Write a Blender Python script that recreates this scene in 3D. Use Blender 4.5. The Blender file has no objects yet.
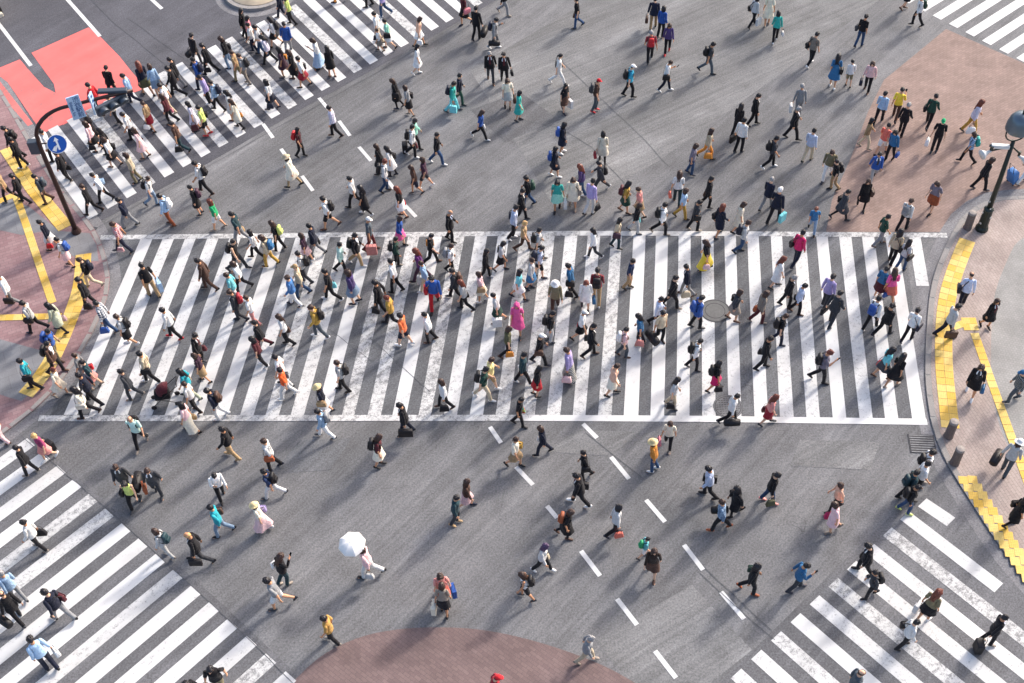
import bpy, bmesh, math, random
import numpy as np
from mathutils import Matrix, Vector

# ------------------------------------------------------------------ camera, sky, sun, exposure
SC = bpy.context.scene
COL = SC.collection
R = math.radians
CAM_H, CAM_PITCH, CAM_ROLL = 33.567, R(50.435), R(-2.543)
cam_d = bpy.data.cameras.new('camera'); cam_d.sensor_width = 36.0; cam_d.lens = 36.0 * 1224.97 / 1024.0
cam_d.clip_start = 0.5; cam_d.clip_end = 2000.0
cam = bpy.data.objects.new('camera', cam_d); COL.objects.link(cam)
fw = Vector((0, math.cos(CAM_PITCH), -math.sin(CAM_PITCH))); rt = Vector((1, 0, 0)); up = rt.cross(fw)
rt2 = math.cos(CAM_ROLL) * rt + math.sin(CAM_ROLL) * up; up2 = -math.sin(CAM_ROLL) * rt + math.cos(CAM_ROLL) * up
cam.matrix_world = Matrix(((rt2.x, up2.x, -fw.x, 0), (rt2.y, up2.y, -fw.y, 0), (rt2.z, up2.z, -fw.z, CAM_H), (0, 0, 0, 1)))
SC.camera = cam

SUN_AZ, SUN_EL = R(42.0), R(33.0)          # azimuth counter-clockwise from +X
world = bpy.data.worlds.new('World'); SC.world = world; world.use_nodes = True
wn = world.node_tree.nodes; wn.clear()
sky = wn.new('ShaderNodeTexSky'); sky.sky_type = 'NISHITA'; sky.sun_disc = False
sky.sun_elevation = SUN_EL; sky.sun_rotation = R(90) - SUN_AZ
sky.air_density = 1.0; sky.dust_density = 5.0; sky.ozone_density = 1.0
bg = wn.new('ShaderNodeBackground'); bg.inputs[1].default_value = 0.15
wo = wn.new('ShaderNodeOutputWorld')
world.node_tree.links.new(sky.outputs[0], bg.inputs[0]); world.node_tree.links.new(bg.outputs[0], wo.inputs[0])
sun_d = bpy.data.lights.new('sun', 'SUN'); sun_d.energy = 1.8; sun_d.angle = R(6.0); sun_d.color = (1.0, 0.95, 0.89)
sun = bpy.data.objects.new('sun', sun_d); COL.objects.link(sun)
sdir = Vector((math.cos(SUN_EL) * math.cos(SUN_AZ), math.cos(SUN_EL) * math.sin(SUN_AZ), math.sin(SUN_EL)))
sun.rotation_euler = sdir.to_track_quat('Z', 'Y').to_euler()
SC.view_settings.view_transform = 'Standard'; SC.view_settings.look = 'None'
SC.view_settings.gamma = 1.0; SC.view_settings.exposure = 1.03; SC.view_settings.use_curve_mapping = False
SC.render.engine = 'CYCLES'
random.seed(7); RNG = np.random.default_rng(11)

# ------------------------------------------------------------------ materials
def lin(h):
    c = [int(h[i:i + 2], 16) / 255 for i in (0, 2, 4)]
    return tuple(v / 12.92 if v <= 0.04045 else ((v + 0.055) / 1.055) ** 2.4 for v in c)

class NB:
    def __init__(s, name):
        s.m = bpy.data.materials.new(name); s.m.use_nodes = True
        s.t = s.m.node_tree; s.n = s.t.nodes; s.l = s.t.links
        s.b = s.n['Principled BSDF']; s._tc = None
    def new(s, t, **k):
        x = s.n.new('ShaderNode' + t)
        for a, v in k.items(): setattr(x, a, v)
        return x
    def put(s, node, inp, v):
        if isinstance(v, bpy.types.NodeSocket): s.l.new(v, node.inputs[inp])
        else: node.inputs[inp].default_value = v
    def co(s):
        if s._tc is None: s._tc = s.new('TexCoord')
        return s._tc.outputs['Object']
    def mapped(s, rot=0.0, scale=(1, 1, 1), loc=(0, 0, 0)):
        m = s.new('Mapping'); s.l.new(s.co(), m.inputs[0]); m.inputs['Rotation'].default_value = (0, 0, rot)
        k = s.new('Mapping'); s.l.new(m.outputs[0], k.inputs[0]); k.inputs['Location'].default_value = loc; k.inputs['Scale'].default_value = scale
        return k.outputs[0]
    def noise(s, scale, detail=3.0, vec=None, rough=0.55):
        x = s.new('TexNoise'); s.l.new(vec or s.co(), x.inputs['Vector'])
        x.inputs['Scale'].default_value = scale; x.inputs['Detail'].default_value = detail; x.inputs['Roughness'].default_value = rough
        return x.outputs['Fac']
    def ramp(s, fac, a, b, lo=0.0, hi=1.0):
        x = s.new('MapRange'); s.put(x, 0, fac); x.inputs[1].default_value = a; x.inputs[2].default_value = b
        x.inputs[3].default_value = lo; x.inputs[4].default_value = hi
        return x.outputs[0]
    def math(s, op, a, b=0.0):
        x = s.new('Math', operation=op); s.put(x, 0, a); s.put(x, 1, b); return x.outputs[0]
    def mix(s, fac, a, b, mode='MIX'):
        x = s.new('Mix', data_type='RGBA', blend_type=mode); s.put(x, 0, fac)
        for i, v in ((6, a), (7, b)):
            s.put(x, i, v if isinstance(v, bpy.types.NodeSocket) else tuple(v) + (1.0,) * (4 - len(v)))
        return x.outputs[2]
    def scale(s, colr, f):
        x = s.new('VectorMath', operation='SCALE'); s.put(x, 0, colr if isinstance(colr, bpy.types.NodeSocket) else tuple(colr)[:3]); s.put(x, 3, f); return x.outputs[0]
    def bump(s, h, strength=0.3, dist=0.01):
        x = s.new('Bump'); x.inputs['Strength'].default_value = strength; x.inputs['Distance'].default_value = dist
        s.put(x, 'Height', h); s.l.new(x.outputs[0], s.b.inputs['Normal'])
    def done(s, colr, rough=0.8, spec=0.3, metal=0.0):
        s.put(s.b, 'Base Color', colr if isinstance(colr, bpy.types.NodeSocket) else tuple(colr)[:3] + (1.0,))
        s.put(s.b, 'Roughness', rough); s.b.inputs['Specular IOR Level'].default_value = spec; s.b.inputs['Metallic'].default_value = metal
        return s.m

def plain(name, rgb, rough=0.6, metal=0.0, vary=0.12, nscale=6.0, spec=0.4):
    b = NB(name); n = b.noise(nscale, 4.0)
    return b.done(b.scale(rgb, b.ramp(n, 0.25, 0.75, 1 - vary, 1 + vary)), rough, spec, metal)

def asphalt(name, rgb, streak=0.10, srot=R(46), mott=0.10, seams=True, off=0.0):
    b = NB(name)
    grain = b.noise(17.0, 6.0, rough=0.8); mid = b.noise(1.3, 5.0, vec=b.mapped(loc=(off, off, 0))); big = b.noise(0.16, 3.0, vec=b.mapped(loc=(off, 3, 0)))
    st = b.noise(1.0, 4.0, vec=b.mapped(rot=-srot, scale=(0.16, 7.0, 1)))
    st2 = b.noise(1.0, 3.0, vec=b.mapped(rot=-srot - 0.12, scale=(0.05, 0.8, 1), loc=(9, 4, 0)))
    v = b.ramp(grain, 0.3, 0.7, 0.46, 1.54)
    v = b.math('MULTIPLY', v, b.ramp(mid, 0.3, 0.7, 1 - mott, 1 + mott))
    v = b.math('MULTIPLY', v, b.ramp(big, 0.3, 0.7, 0.84, 1.16))
    v = b.math('MULTIPLY', v, b.ramp(st, 0.35, 0.65, 1 - streak, 1 + streak))
    v = b.math('MULTIPLY', v, b.ramp(st2, 0.35, 0.65, 1 - streak, 1 + streak))
    # spots of gum and oil
    vo = b.new('TexVoronoi'); b.l.new(b.co(), vo.inputs['Vector']); vo.inputs['Scale'].default_value = 1.1
    spot = b.ramp(vo.outputs['Distance'], 0.02, 0.05, 0.72, 1.0)
    v = b.math('MULTIPLY', v, spot)
    # hair cracks
    wob = b.new('VectorMath', operation='ADD'); nz = b.new('TexNoise'); b.l.new(b.co(), nz.inputs['Vector']); nz.inputs['Scale'].default_value = 1.2
    b.l.new(b.co(), wob.inputs[0]); b.l.new(b.scale(nz.outputs['Color'], 0.9), wob.inputs[1])
    vc = b.new('TexVoronoi', feature='DISTANCE_TO_EDGE'); b.l.new(wob.outputs[0], vc.inputs['Vector']); vc.inputs['Scale'].default_value = 0.13
    crack = b.math('MULTIPLY', b.ramp(vc.outputs['Distance'], 0.0, 0.0018, 1.0, 0.0), b.ramp(big, 0.52, 0.6, 0.0, 0.35))
    v = b.math('MULTIPLY', v, b.math('SUBTRACT', 1.0, crack))
    stain = b.noise(0.55, 5.0, vec=b.mapped(loc=(off + 7, 2, 0)), rough=0.65)
    v = b.math('MULTIPLY', v, b.ramp(stain, 0.56, 0.72, 1.0, 0.78))
    pale = b.noise(0.8, 5.0, vec=b.mapped(rot=-srot, scale=(0.25, 1.0, 1), loc=(off, 17, 0)), rough=0.7)
    v = b.math('MULTIPLY', v, b.ramp(pale, 0.52, 0.72, 1.0, 1.34))
    b.bump(grain, 0.45, 0.012)
    return b.done(b.scale(rgb, v), 0.88, 0.25)

def paint(name, rgb, under, wear=0.5, wscale=3.0):
    b = NB(name)
    oi = b.new('ObjectInfo')
    add = b.new('VectorMath', operation='ADD'); b.l.new(b.co(), add.inputs[0]); b.l.new(oi.outputs['Random'], add.inputs[1])
    a = b.noise(wscale, 6.0, vec=add.outputs[0], rough=0.68); fine = b.noise(26.0, 5.0, rough=0.7); sc = b.noise(1.0, 3.0, vec=b.mapped(rot=-R(46), scale=(0.4, 7.0, 1)))
    w = b.math('ADD', b.math('MULTIPLY', a, 0.43), b.math('ADD', b.math('MULTIPLY', fine, 0.40), b.math('MULTIPLY', sc, 0.17)))
    rnd = b.ramp(oi.outputs['Random'], 0.0, 1.0, -0.03, 0.05)
    f = b.ramp(b.math('ADD', w, rnd), 0.50 + 0.10 * (1 - wear), 0.60 + 0.12 * (1 - wear), 0.0, 0.85)
    dirt = b.math('MULTIPLY', b.ramp(b.noise(0.8, 4.0), 0.3, 0.75, 1.0, 0.80), b.ramp(b.noise(1.0, 3.0, vec=b.mapped(rot=-R(46), scale=(0.06, 0.9, 1))), 0.35, 0.7, 1.0, 0.82))
    colr = b.mix(f, b.scale(rgb, dirt), under)
    b.bump(fine, 0.15, 0.004)
    return b.done(colr, 0.7, 0.3)

def bricks(name, c1, c2, mortar, w=0.2, h=0.1, rot=0.0, patch=None):
    b = NB(name)
    br = b.new('TexBrick'); b.l.new(b.mapped(rot=rot), br.inputs['Vector'])
    br.inputs['Color1'].default_value = tuple(c1) + (1,); br.inputs['Color2'].default_value = tuple(c2) + (1,); br.inputs['Mortar'].default_value = tuple(mortar) + (1,)
    br.inputs['Scale'].default_value = 1.0; br.inputs['Mortar Size'].default_value = 0.006; br.inputs['Brick Width'].default_value = w; br.inputs['Row Height'].default_value = h
    g = b.noise(45.0, 5.0, rough=0.7); m = b.noise(0.9, 5.0)
    v = b.math('MULTIPLY', b.ramp(g, 0.3, 0.7, 0.8, 1.2), b.ramp(m, 0.3, 0.7, 0.82, 1.15))
    colr = b.scale(br.outputs['Color'], v)
    if patch:
        p = b.ramp(b.noise(0.35, 2.0, vec=b.mapped(loc=(3, 8, 0))), 0.48, 0.54, 0.0, 1.0)
        colr = b.mix(p, colr, b.scale(patch, v))
    b.bump(br.outputs['Fac'], -0.2, 0.004)
    return b.done(colr, 0.85, 0.25)

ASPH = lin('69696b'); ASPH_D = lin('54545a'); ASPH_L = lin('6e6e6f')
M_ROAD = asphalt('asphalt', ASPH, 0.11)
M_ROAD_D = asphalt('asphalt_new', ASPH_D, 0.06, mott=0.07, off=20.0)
M_ROAD_M = asphalt('asphalt_mid', lin('616164'), 0.08, mott=0.08, off=40.0)
M_ROAD_L = asphalt('asphalt_worn', ASPH_L, 0.13, R(30), off=60.0)
M_ROAD_X = asphalt('asphalt_crossing', lin('5f6063'), 0.10, off=80.0)
M_WHITE = paint('road_paint_white', (0.68, 0.68, 0.68), ASPH, 0.55, 9.0)
M_WHITE_W = paint('road_paint_worn', (0.64, 0.64, 0.64), ASPH, 1.0, 6.0)
M_WHITE_N = paint('road_paint_fresh', (0.70, 0.70, 0.70), ASPH, 0.25, 9.0)
M_REDLANE = paint('red_lane_paint', lin('e87470'), lin('8d6a68'), 0.95, 3.2)
M_REDPAVE = bricks('red_brick_paving', lin('8f7b74'), lin('837069'), lin('73645e'), 0.22, 0.11, R(-30))
M_REDPAVE2 = bricks('dull_red_paving', lin('786664'), lin('6d5c5b'), lin('635655'), 0.22, 0.11, R(40))
M_PAVE_L = bricks('pink_paving', lin('93797a'), lin('86696b'), lin('6f5d5e'), 0.3, 0.15, R(-22))
M_PAVE_LG = bricks('grey_slab_paving', lin('7f7f82'), lin('77777a'), lin('68686a'), 0.6, 0.6, R(-22))
M_PAVE_R = bricks('beige_paving', lin('a0938d'), lin('968883'), lin('7d736e'), 0.22, 0.11, R(75))
M_PAVE_G = bricks('grey_paving', lin('918f8d'), lin('898886'), lin('7b7a79'), 0.1, 0.1, R(20))
M_KERB = plain('kerb_granite', lin('8a8684'), 0.85, vary=0.2, nscale=30)
M_GUTTER = asphalt('gutter_concrete', lin('78777a'), 0.04, mott=0.12, off=5.0)
M_SEAM = plain('tar_seam', lin('55565a'), 0.8)
M_IRON = plain('cast_iron', lin('6a6b6f'), 0.65, 0.5, 0.25, 14)
M_IRON_D = plain('iron_gap', lin('3c3c40'), 0.8)
M_RINGCON = plain('ring_concrete', lin('636363'), 0.9, vary=0.15, nscale=9)
M_CREAM = plain('island_stone', lin('b3a48f'), 0.9, vary=0.2, nscale=2)
M_POLE = plain('brown_pole_paint', lin('3a2927'), 0.45, 0.2)
M_POLE_D = plain('dark_green_pole_paint', lin('2a322f'), 0.45, 0.3)
M_LAMPCAP = plain('blue_grey_lamp_metal', lin('68757f'), 0.32, 0.6, 0.06)
M_FROST = plain('frosted_lamp_glass', lin('c9cccd'), 0.35, vary=0.03)
M_SIGNBLUE = plain('sign_blue', lin('1350a8'), 0.35, vary=0.04)
M_SIGNPALE = plain('sign_pale_blue', lin('a9c4e0'), 0.4, vary=0.05)
M_SIGNTXT = plain('sign_text_blue', lin('244a86'), 0.5, vary=0.03)
M_SIGNWHITE = plain('sign_white', lin('e6e8ea'), 0.4, vary=0.03)
M_SIGNAL = plain('signal_housing_grey', lin('4a525c'), 0.45, 0.3, 0.08)
M_LENS = plain('signal_lens_dark', lin('3a4048'), 0.2)
M_WHITEMETAL = plain('white_metal', lin('d4d6d6'), 0.4, 0.0, 0.05)
M_BOLLARD = plain('stone_bollard', lin('6d625e'), 0.8, vary=0.25, nscale=18)
M_BOLLARD_T = plain('stone_bollard_top', lin('8f8782'), 0.8, vary=0.2, nscale=18)
M_STICK = plain('sticker_paper', lin('cfd0cc'), 0.6)
b = NB('tactile_yellow')
oi = b.new('ObjectInfo'); vo = b.new('TexVoronoi'); b.l.new(b.co(), vo.inputs['Vector']); vo.inputs['Scale'].default_value = 17.0; vo.inputs['Randomness'].default_value = 0.0
col_t = b.mix(b.ramp(oi.outputs['Random'], 0, 1, 0.0, 1.0), lin('d0a747'), lin('d9bd74'))
dn = b.noise(9.0, 6.0, rough=0.7)
col_t = b.mix(b.ramp(dn, 0.56, 0.72, 0.0, 0.6), col_t, lin('7d6a45'))
b.bump(b.ramp(vo.outputs['Distance'], 0.2, 0.45, 1.0, 0.0), 0.5, 0.005)
M_TACT = b.done(col_t, 0.75, 0.3)

CLOTH = dict(black='1d1b1f', white='e4e3e2', lgrey='bcbcbc', grey='86878b', dgrey='3d3e44', slate='4a535c', navy='1e2338', darkblue='25355c', blue='2a54a8', sky='9dbfe2',
    cyan='2b9ec4', steel='2f6da0', cornflower='4a86cf', lavender='bcc8e4', lilac='a797cc', lilacwhite='d5cfe2', aqua='6cc9d2', aquateal='20a3b4', teal='2aa79c', darkteal='25424a', mint='8fd3bd', mintwhite='bfe3d6',
    green='1fa867', dgreen='23463a', lime='c3d26a', sage='b5bba0', olive='57563a', khaki='83785a', beige='c9b696', tan='ab8a62', taupe='8d8175', cream='e6dac4', brown='553a30', dbrown='33241f', rust='a5502c',
    mustard='b98e35', amber='cf9b4a', yellow='ecc92f', paleyellow='e6d488', orange='e08a2c', tangerine='f0703a', orangered='f2571f', peach='e9b497', salmon='e28c86', coral='ec6f5c', red='cf1d28', crimson='a3202f', maroon='5b222b',
    plum='472b3d', berry='9a3562', magenta='d81f63', hotpink='f0559a', pink='e9808e', lpink='efc2c4', purple='4c3a72', purplegrey='766f80', violet='6a2a72', denim='2c4a72', ldenim='7d97b4', greywhite='cfcfd0', straw='e3c98e')
_cm = {}
for _k, _h in list(CLOTH.items()):          # slightly faded dyes
    _r, _g, _b = (int(_h[i:i + 2], 16) for i in (0, 2, 4)); _y = .3 * _r + .59 * _g + .11 * _b
    CLOTH[_k] = '%02x%02x%02x' % tuple(int(round(v * .86 + _y * .14)) for v in (_r, _g, _b))
def cloth(c):
    if c in _cm: return _cm[c]
    b = NB('cloth_' + c)
    oi = b.new('ObjectInfo')
    fold = b.noise(11.0, 4.0); weave = b.noise(120.0, 2.0)
    v = b.math('MULTIPLY', b.ramp(fold, 0.3, 0.7, 0.86, 1.12), b.ramp(oi.outputs['Random'], 0, 1, 0.82, 1.15))
    if c in PATTERN:
        base, second, kind, sc = PATTERN[c]
        ws = []
        for axis in (('Z',) if kind == 'stripe' else ('X', 'Z')):
            w = b.new('TexWave', wave_type='BANDS', bands_direction=axis); b.l.new(b.co(), w.inputs['Vector']); w.inputs['Scale'].default_value = sc
            ws.append(b.ramp(w.outputs['Fac'], 0.42, 0.58))
        f = ws[0] if len(ws) == 1 else b.math('MULTIPLY', b.math('ADD', ws[0], ws[1]), 0.5)
        colr = b.mix(f, lin(base), lin(second))
        if c == 'rainbow': colr = b.mix(b.ramp(b.noise(9.0, 2.0), 0.48, 0.52), lin('d23b3b'), b.mix(b.ramp(b.noise(14.0, 2.0), 0.48, 0.52), lin('e0c23c'), lin('3a9c7c')))
    else: colr = lin(CLOTH[c])
    b.bump(b.math('ADD', fold, b.math('MULTIPLY', weave, 0.1)), 0.9, 0.04)
    colr = b.scale(colr, v)
    b.b.inputs['Sheen Weight'].default_value = 0.08
    _cm[c] = b.done(colr, 0.85, 0.2)
    return _cm[c]
PATTERN = dict(redplaid=('a8444a', '5a3038', 'plaid', 4.0), blueplaid=('8fa6bf', '4d6584', 'plaid', 4.0), plaid=('d9c4c4', 'a85058', 'plaid', 4.0), check=('e2e4e6', '37435a', 'plaid', 3.0),
    stripe=('d6d2c8', '4b4a4a', 'stripe', 4.5), darkstripe=('34383c', '8a9090', 'stripe', 5.0), bluestripe=('3b78b8', 'c9dcea', 'stripe', 5.0), rainbow=('d23b3b', 'e0c23c', 'stripe', 4.0))
_lm = {}
def leather(c):
    if c not in _lm:
        if c in PATTERN: _lm[c] = cloth(c)
        else:
            b = NB('bag_' + c); n = b.noise(20.0, 4.0); oi = b.new('ObjectInfo')
            v = b.math('MULTIPLY', b.ramp(n, 0.3, 0.7, 0.88, 1.1), b.ramp(oi.outputs['Random'], 0, 1, 0.85, 1.12)); b.bump(n, 0.25, 0.01)
            _lm[c] = b.done(b.scale(lin(CLOTH[c]), v), 0.55, 0.35)
    return _lm[c]
SKINS = []
for i, h in enumerate(('d8a484', 'cf9a78', 'e0b294', 'c48e6c')):
    b = NB('skin_tone_%s' % 'abcd'[i]); b.b.inputs['Subsurface Weight'].default_value = 0.0
    SKINS.append(b.done(b.scale(lin(h), b.ramp(b.noise(14.0, 3.0), 0.3, 0.7, 0.93, 1.07)), 0.55, 0.35))
M_EYE = plain('eye_dark', lin('20181a'), 0.3); M_LIP = plain('lip', lin('b06a60'), 0.5)
HAIRC = dict(k='17131a', n='3c2822', a='6b3325', g='8d8b8c', w='d8d6d4', y='c7a06a', p='4a3555')
_hm = {}
def hairm(c):
    if c not in _hm:
        b = NB('hair_' + dict(k='black', n='brown', a='auburn', g='grey', w='white', y='blond', p='violet')[c])
        n = b.noise(30.0, 4.0, vec=b.mapped(scale=(1, 1, 0.25))); b.bump(n, 0.6, 0.012)
        _hm[c] = b.done(b.scale(lin(HAIRC[c]), b.ramp(n, 0.3, 0.7, 0.7, 1.4)), 0.42, 0.5)
    return _hm[c]

# ------------------------------------------------------------------ object helpers
def link(name, me, mats=(), parent=None, loc=(0, 0, 0), rotz=0.0, **props):
    o = bpy.data.objects.new(name, me); COL.objects.link(o)
    o.location = loc; o.rotation_euler = (0, 0, rotz)
    if parent: o.parent = parent
    if me is not None:
        for m in mats:
            if len(me.materials) < len(mats): me.materials.append(m)
    for k, v in props.items(): o[k] = v
    return o
def mesh(name, v, f, smooth=False):
    me = bpy.data.meshes.new(name); me.from_pydata([tuple(p) for p in v], [], [tuple(q) for q in f])
    if smooth: me.shade_smooth()
    me.update(); return me
def bm_mesh(name, bm, smooth=False):
    me = bpy.data.meshes.new(name); bmesh.ops.recalc_face_normals(bm, faces=bm.faces[:]); bm.to_mesh(me); bm.free()
    if smooth: me.shade_smooth()
    return me
def empty(name, loc=(0, 0, 0), rotz=0.0, **props):
    return link(name, None, (), None, loc, rotz, **props)
def sheet(name, pts, z, mat, parent=None, kind='structure', **props):
    bm = bmesh.new(); vs = [bm.verts.new((p[0], p[1], z)) for p in pts]; f = bm.faces.new(vs)
    f.normal_update()
    if f.normal.z < 0: f.normal_flip()
    bmesh.ops.triangulate(bm, faces=bm.faces[:])
    me = bpy.data.meshes.new(name); bm.to_mesh(me); bm.free()
    o = link(name, me, (mat,), parent, **props)
    if parent is None and kind: o['kind'] = kind
    return o
def strip(pts, w0, w1):
    """flat ribbon polygon along a polyline, from offset w0 to w1 to its left"""
    L, Q = [], []
    n = len(pts)
    for i in range(n):
        a = np.array(pts[max(0, i - 1)], float); c = np.array(pts[min(n - 1, i + 1)], float)
        d = c - a; d /= np.linalg.norm(d); nn = np.array((-d[1], d[0])); p = np.array(pts[i], float)
        L.append(tuple(p + nn * w0)); Q.append(tuple(p + nn * w1))
    return L, Q
def resample(pts, step):
    pts = [np.array(p, float) for p in pts]; out = [pts[0]]; acc = 0.0
    seg = [np.linalg.norm(pts[i + 1] - pts[i]) for i in range(len(pts) - 1)]; tot = sum(seg); n = max(1, int(round(tot / step)))
    res = []
    for k in range(n + 1):
        s = tot * k / n; i = 0
        while i < len(seg) - 1 and s > seg[i]: s -= seg[i]; i += 1
        res.append(pts[i] + (pts[i + 1] - pts[i]) * min(1.0, s / seg[i]))
    return res
def smooth_line(pts, it=2):
    pts = [np.array(p, float) for p in pts]
    for _ in range(it):
        q = [pts[0]]
        for i in range(len(pts) - 1): q += [pts[i] * .75 + pts[i + 1] * .25, pts[i] * .25 + pts[i + 1] * .75]
        q.append(pts[-1]); pts = q
    return pts
def tube(path, rad, n=8, caps=True):
    path = [np.array(p, float) for p in path]; V, F = [], []
    m = len(path); rad = rad if isinstance(rad, list) else [rad] * m
    ref = np.array((0.0, 0.0, 1.0)); prev = None
    for i in range(m):
        d = path[min(m - 1, i + 1)] - path[max(0, i - 1)]; d /= np.linalg.norm(d) + 1e-9
        if prev is None:
            a = np.cross(d, ref) if abs(d[2]) < 0.9 else np.cross(d, (0, 1.0, 0))
        else: a = prev - d * prev.dot(d)
        a /= np.linalg.norm(a); prev = a; c = np.cross(d, a)
        r = rad[i]; ra, rb = r if hasattr(r, '__len__') else (r, r)
        for k in range(n):
            t = 2 * math.pi * k / n; V.append(path[i] + a * math.cos(t) * ra + c * math.sin(t) * rb)
    for i in range(m - 1):
        for k in range(n): F.append((i * n + k, i * n + (k + 1) % n, (i + 1) * n + (k + 1) % n, (i + 1) * n + k))
    if caps: F.append(tuple(range(n - 1, -1, -1))); F.append(tuple((m - 1) * n + k for k in range(n)))
    return V, F
def lathe(prof, n=16, cap=True):
    V, F = [], []
    for r, z in prof:
        for k in range(n): t = 2 * math.pi * k / n; V.append((r * math.cos(t), r * math.sin(t), z))
    for i in range(len(prof) - 1):
        for k in range(n): F.append((i * n + k, i * n + (k + 1) % n, (i + 1) * n + (k + 1) % n, (i + 1) * n + k))
    if cap: F.append(tuple(range(n - 1, -1, -1))); F.append(tuple((len(prof) - 1) * n + k for k in range(n)))
    return V, F
def boxv(sx, sy, sz, c=(0, 0, 0), taper=1.0, bev=0.0):
    bm = bmesh.new(); bmesh.ops.create_cube(bm, size=1.0)
    for v in bm.verts:
        t = taper if v.co.z > 0 else 1.0
        v.co = Vector((v.co.x * sx * t, v.co.y * sy * t, v.co.z * sz))
    if bev: bmesh.ops.bevel(bm, geom=bm.edges[:], offset=bev, segments=2, affect='EDGES', profile=0.5)
    bm.verts.index_update()
    V = [np.array(v.co) + np.array(c) for v in bm.verts]; F = [tuple(v.index for v in f.verts) for f in bm.faces]; bm.free()
    return V, F
def join(*parts):
    V, F = [], []
    for v, f in parts:
        o = len(V); V += list(v); F += [tuple(i + o for i in q) for q in f]
    return V, F
def ball(c, r, nu=10, nv=7):
    V, F = [], []; rx, ry, rz = r if hasattr(r, '__len__') else (r, r, r)
    V.append((c[0], c[1], c[2] + rz))
    for j in range(1, nv):
        a = math.pi * j / nv
        for k in range(nu): t = 2 * math.pi * k / nu; V.append((c[0] + rx * math.sin(a) * math.cos(t), c[1] + ry * math.sin(a) * math.sin(t), c[2] + rz * math.cos(a)))
    V.append((c[0], c[1], c[2] - rz)); last = len(V) - 1
    for k in range(nu):
        F.append((0, 1 + k, 1 + (k + 1) % nu)); F.append((last, last - nu + (k + 1) % nu, last - nu + k))
    for j in range(nv - 2):
        for k in range(nu): a = 1 + j * nu; F.append((a + k, a + nu + k, a + nu + (k + 1) % nu, a + (k + 1) % nu))
    return V, F

# ------------------------------------------------------------------ ground, road, paving
sheet('road', [(-160, -120), (160, -120), (160, 200), (-160, 200)], 0.0, M_ROAD, label='light grey worn asphalt of the wide scramble crossing', category='road')
PATCH_Z = 0.004; PV = 0.05
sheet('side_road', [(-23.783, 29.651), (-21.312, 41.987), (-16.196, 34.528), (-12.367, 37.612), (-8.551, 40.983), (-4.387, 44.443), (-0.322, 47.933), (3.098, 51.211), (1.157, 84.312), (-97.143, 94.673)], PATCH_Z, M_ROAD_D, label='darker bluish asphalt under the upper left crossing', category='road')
sheet('side_road', [(-17.061, 24.808), (-15.212, 23.402), (-12.093, 20.561), (-9.239, 17.962), (-6.448, 15.259), (-3.055, 11.710), (-18.245, 9.779), (-23.922, 21.612)], PATCH_Z, M_ROAD_M, label='darker asphalt under the lower left crossing', category='road')
sheet('side_road', [(5.539, 14.667), (8.278, 17.038), (10.109, 18.613), (12.235, 20.415), (13.270, 20.735), (13.860, 21.159), (14.921, 18.197), (16.822, 14.838), (15.280, 10.377), (1.789, 10.964)], PATCH_Z, M_ROAD_M, label='darker asphalt under the lower right crossing', category='road')
sheet('crossing_base', [(-15.056, 33.803), (14.988, 31.942), (13.672, 23.628), (-15.944, 25.335)], PATCH_Z, M_ROAD_X, label='grey asphalt between the central crossing stripes', category='road')
sheet('road_patch', [(-1.303, 43.170), (6.810, 50.098), (16.138, 51.882), (17.379, 46.918), (11.599, 41.580), (6.282, 36.869), (2.068, 33.823), (0.673, 37.841)], PATCH_Z, M_ROAD_L, label='pale scuffed asphalt patch at the top centre', category='road')
sheet('road_patch', [(2.087, 16.168), (5.137, 17.829), (6.614, 15.635), (4.616, 14.199), (3.196, 14.264)], PATCH_Z, M_ROAD_L, label='pale square asphalt patch at the bottom right centre', category='road')
sheet('red_paving', [(19.821, 44.568), (22.689, 41.750), (25.574, 38.971), (22.688, 34.068), (19.538, 33.933), (18.068, 33.528), (17.143, 32.660), (16.668, 32.155), (12.102, 32.439), (12.674, 34.148), (13.842, 36.373), (15.191, 39.234), (16.316, 41.250)], PATCH_Z, M_REDPAVE, label='pinkish red brick paving at the upper right', category='paving')
arc = smooth_line([(-7.012, 15.041), (-6.066, 16.081), (-4.910, 16.632), (-3.722, 16.818), (-2.526, 16.809), (-1.333, 16.687), (-0.005, 16.333), (1.296, 15.826), (2.425, 15.273), (3.505, 14.490)])
sheet('red_paving', [tuple(p) for p in arc] + [(3.016, 9.880), (-7.012, 10.308)], PATCH_Z + 0.002, M_REDPAVE2, label='dull reddish half round paving at the bottom centre', category='paving')
LANE = empty('red_bus_lane', kind='structure', label='bright coral red painted lane at the upper left corner', category='road marking')
sheet('lane_panel', [(-20.990, 45.773), (-18.748, 47.497), (-18.031, 46.697), (-16.929, 45.216), (-16.250, 44.155), (-15.396, 42.921), (-16.108, 42.497), (-18.560, 40.690), (-18.861, 41.555), (-19.182, 42.507), (-19.511, 43.481)], 0.008, M_REDLANE, LANE)
sheet('lane_panel', [(-22.488, 44.594), (-21.410, 45.335), (-20.958, 44.698), (-19.911, 43.303), (-19.193, 42.778), (-18.838, 42.082), (-18.505, 41.269), (-18.530, 40.753), (-19.267, 40.227), (-19.733, 40.834), (-21.611, 43.766)], 0.0092, M_REDLANE, LANE)
sheet('lane_panel', [(-22.471, 44.523), (-21.824, 43.643), (-19.862, 40.843), (-20.049, 40.726), (-22.270, 43.674)], 0.008, M_REDLANE, LANE)
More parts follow.
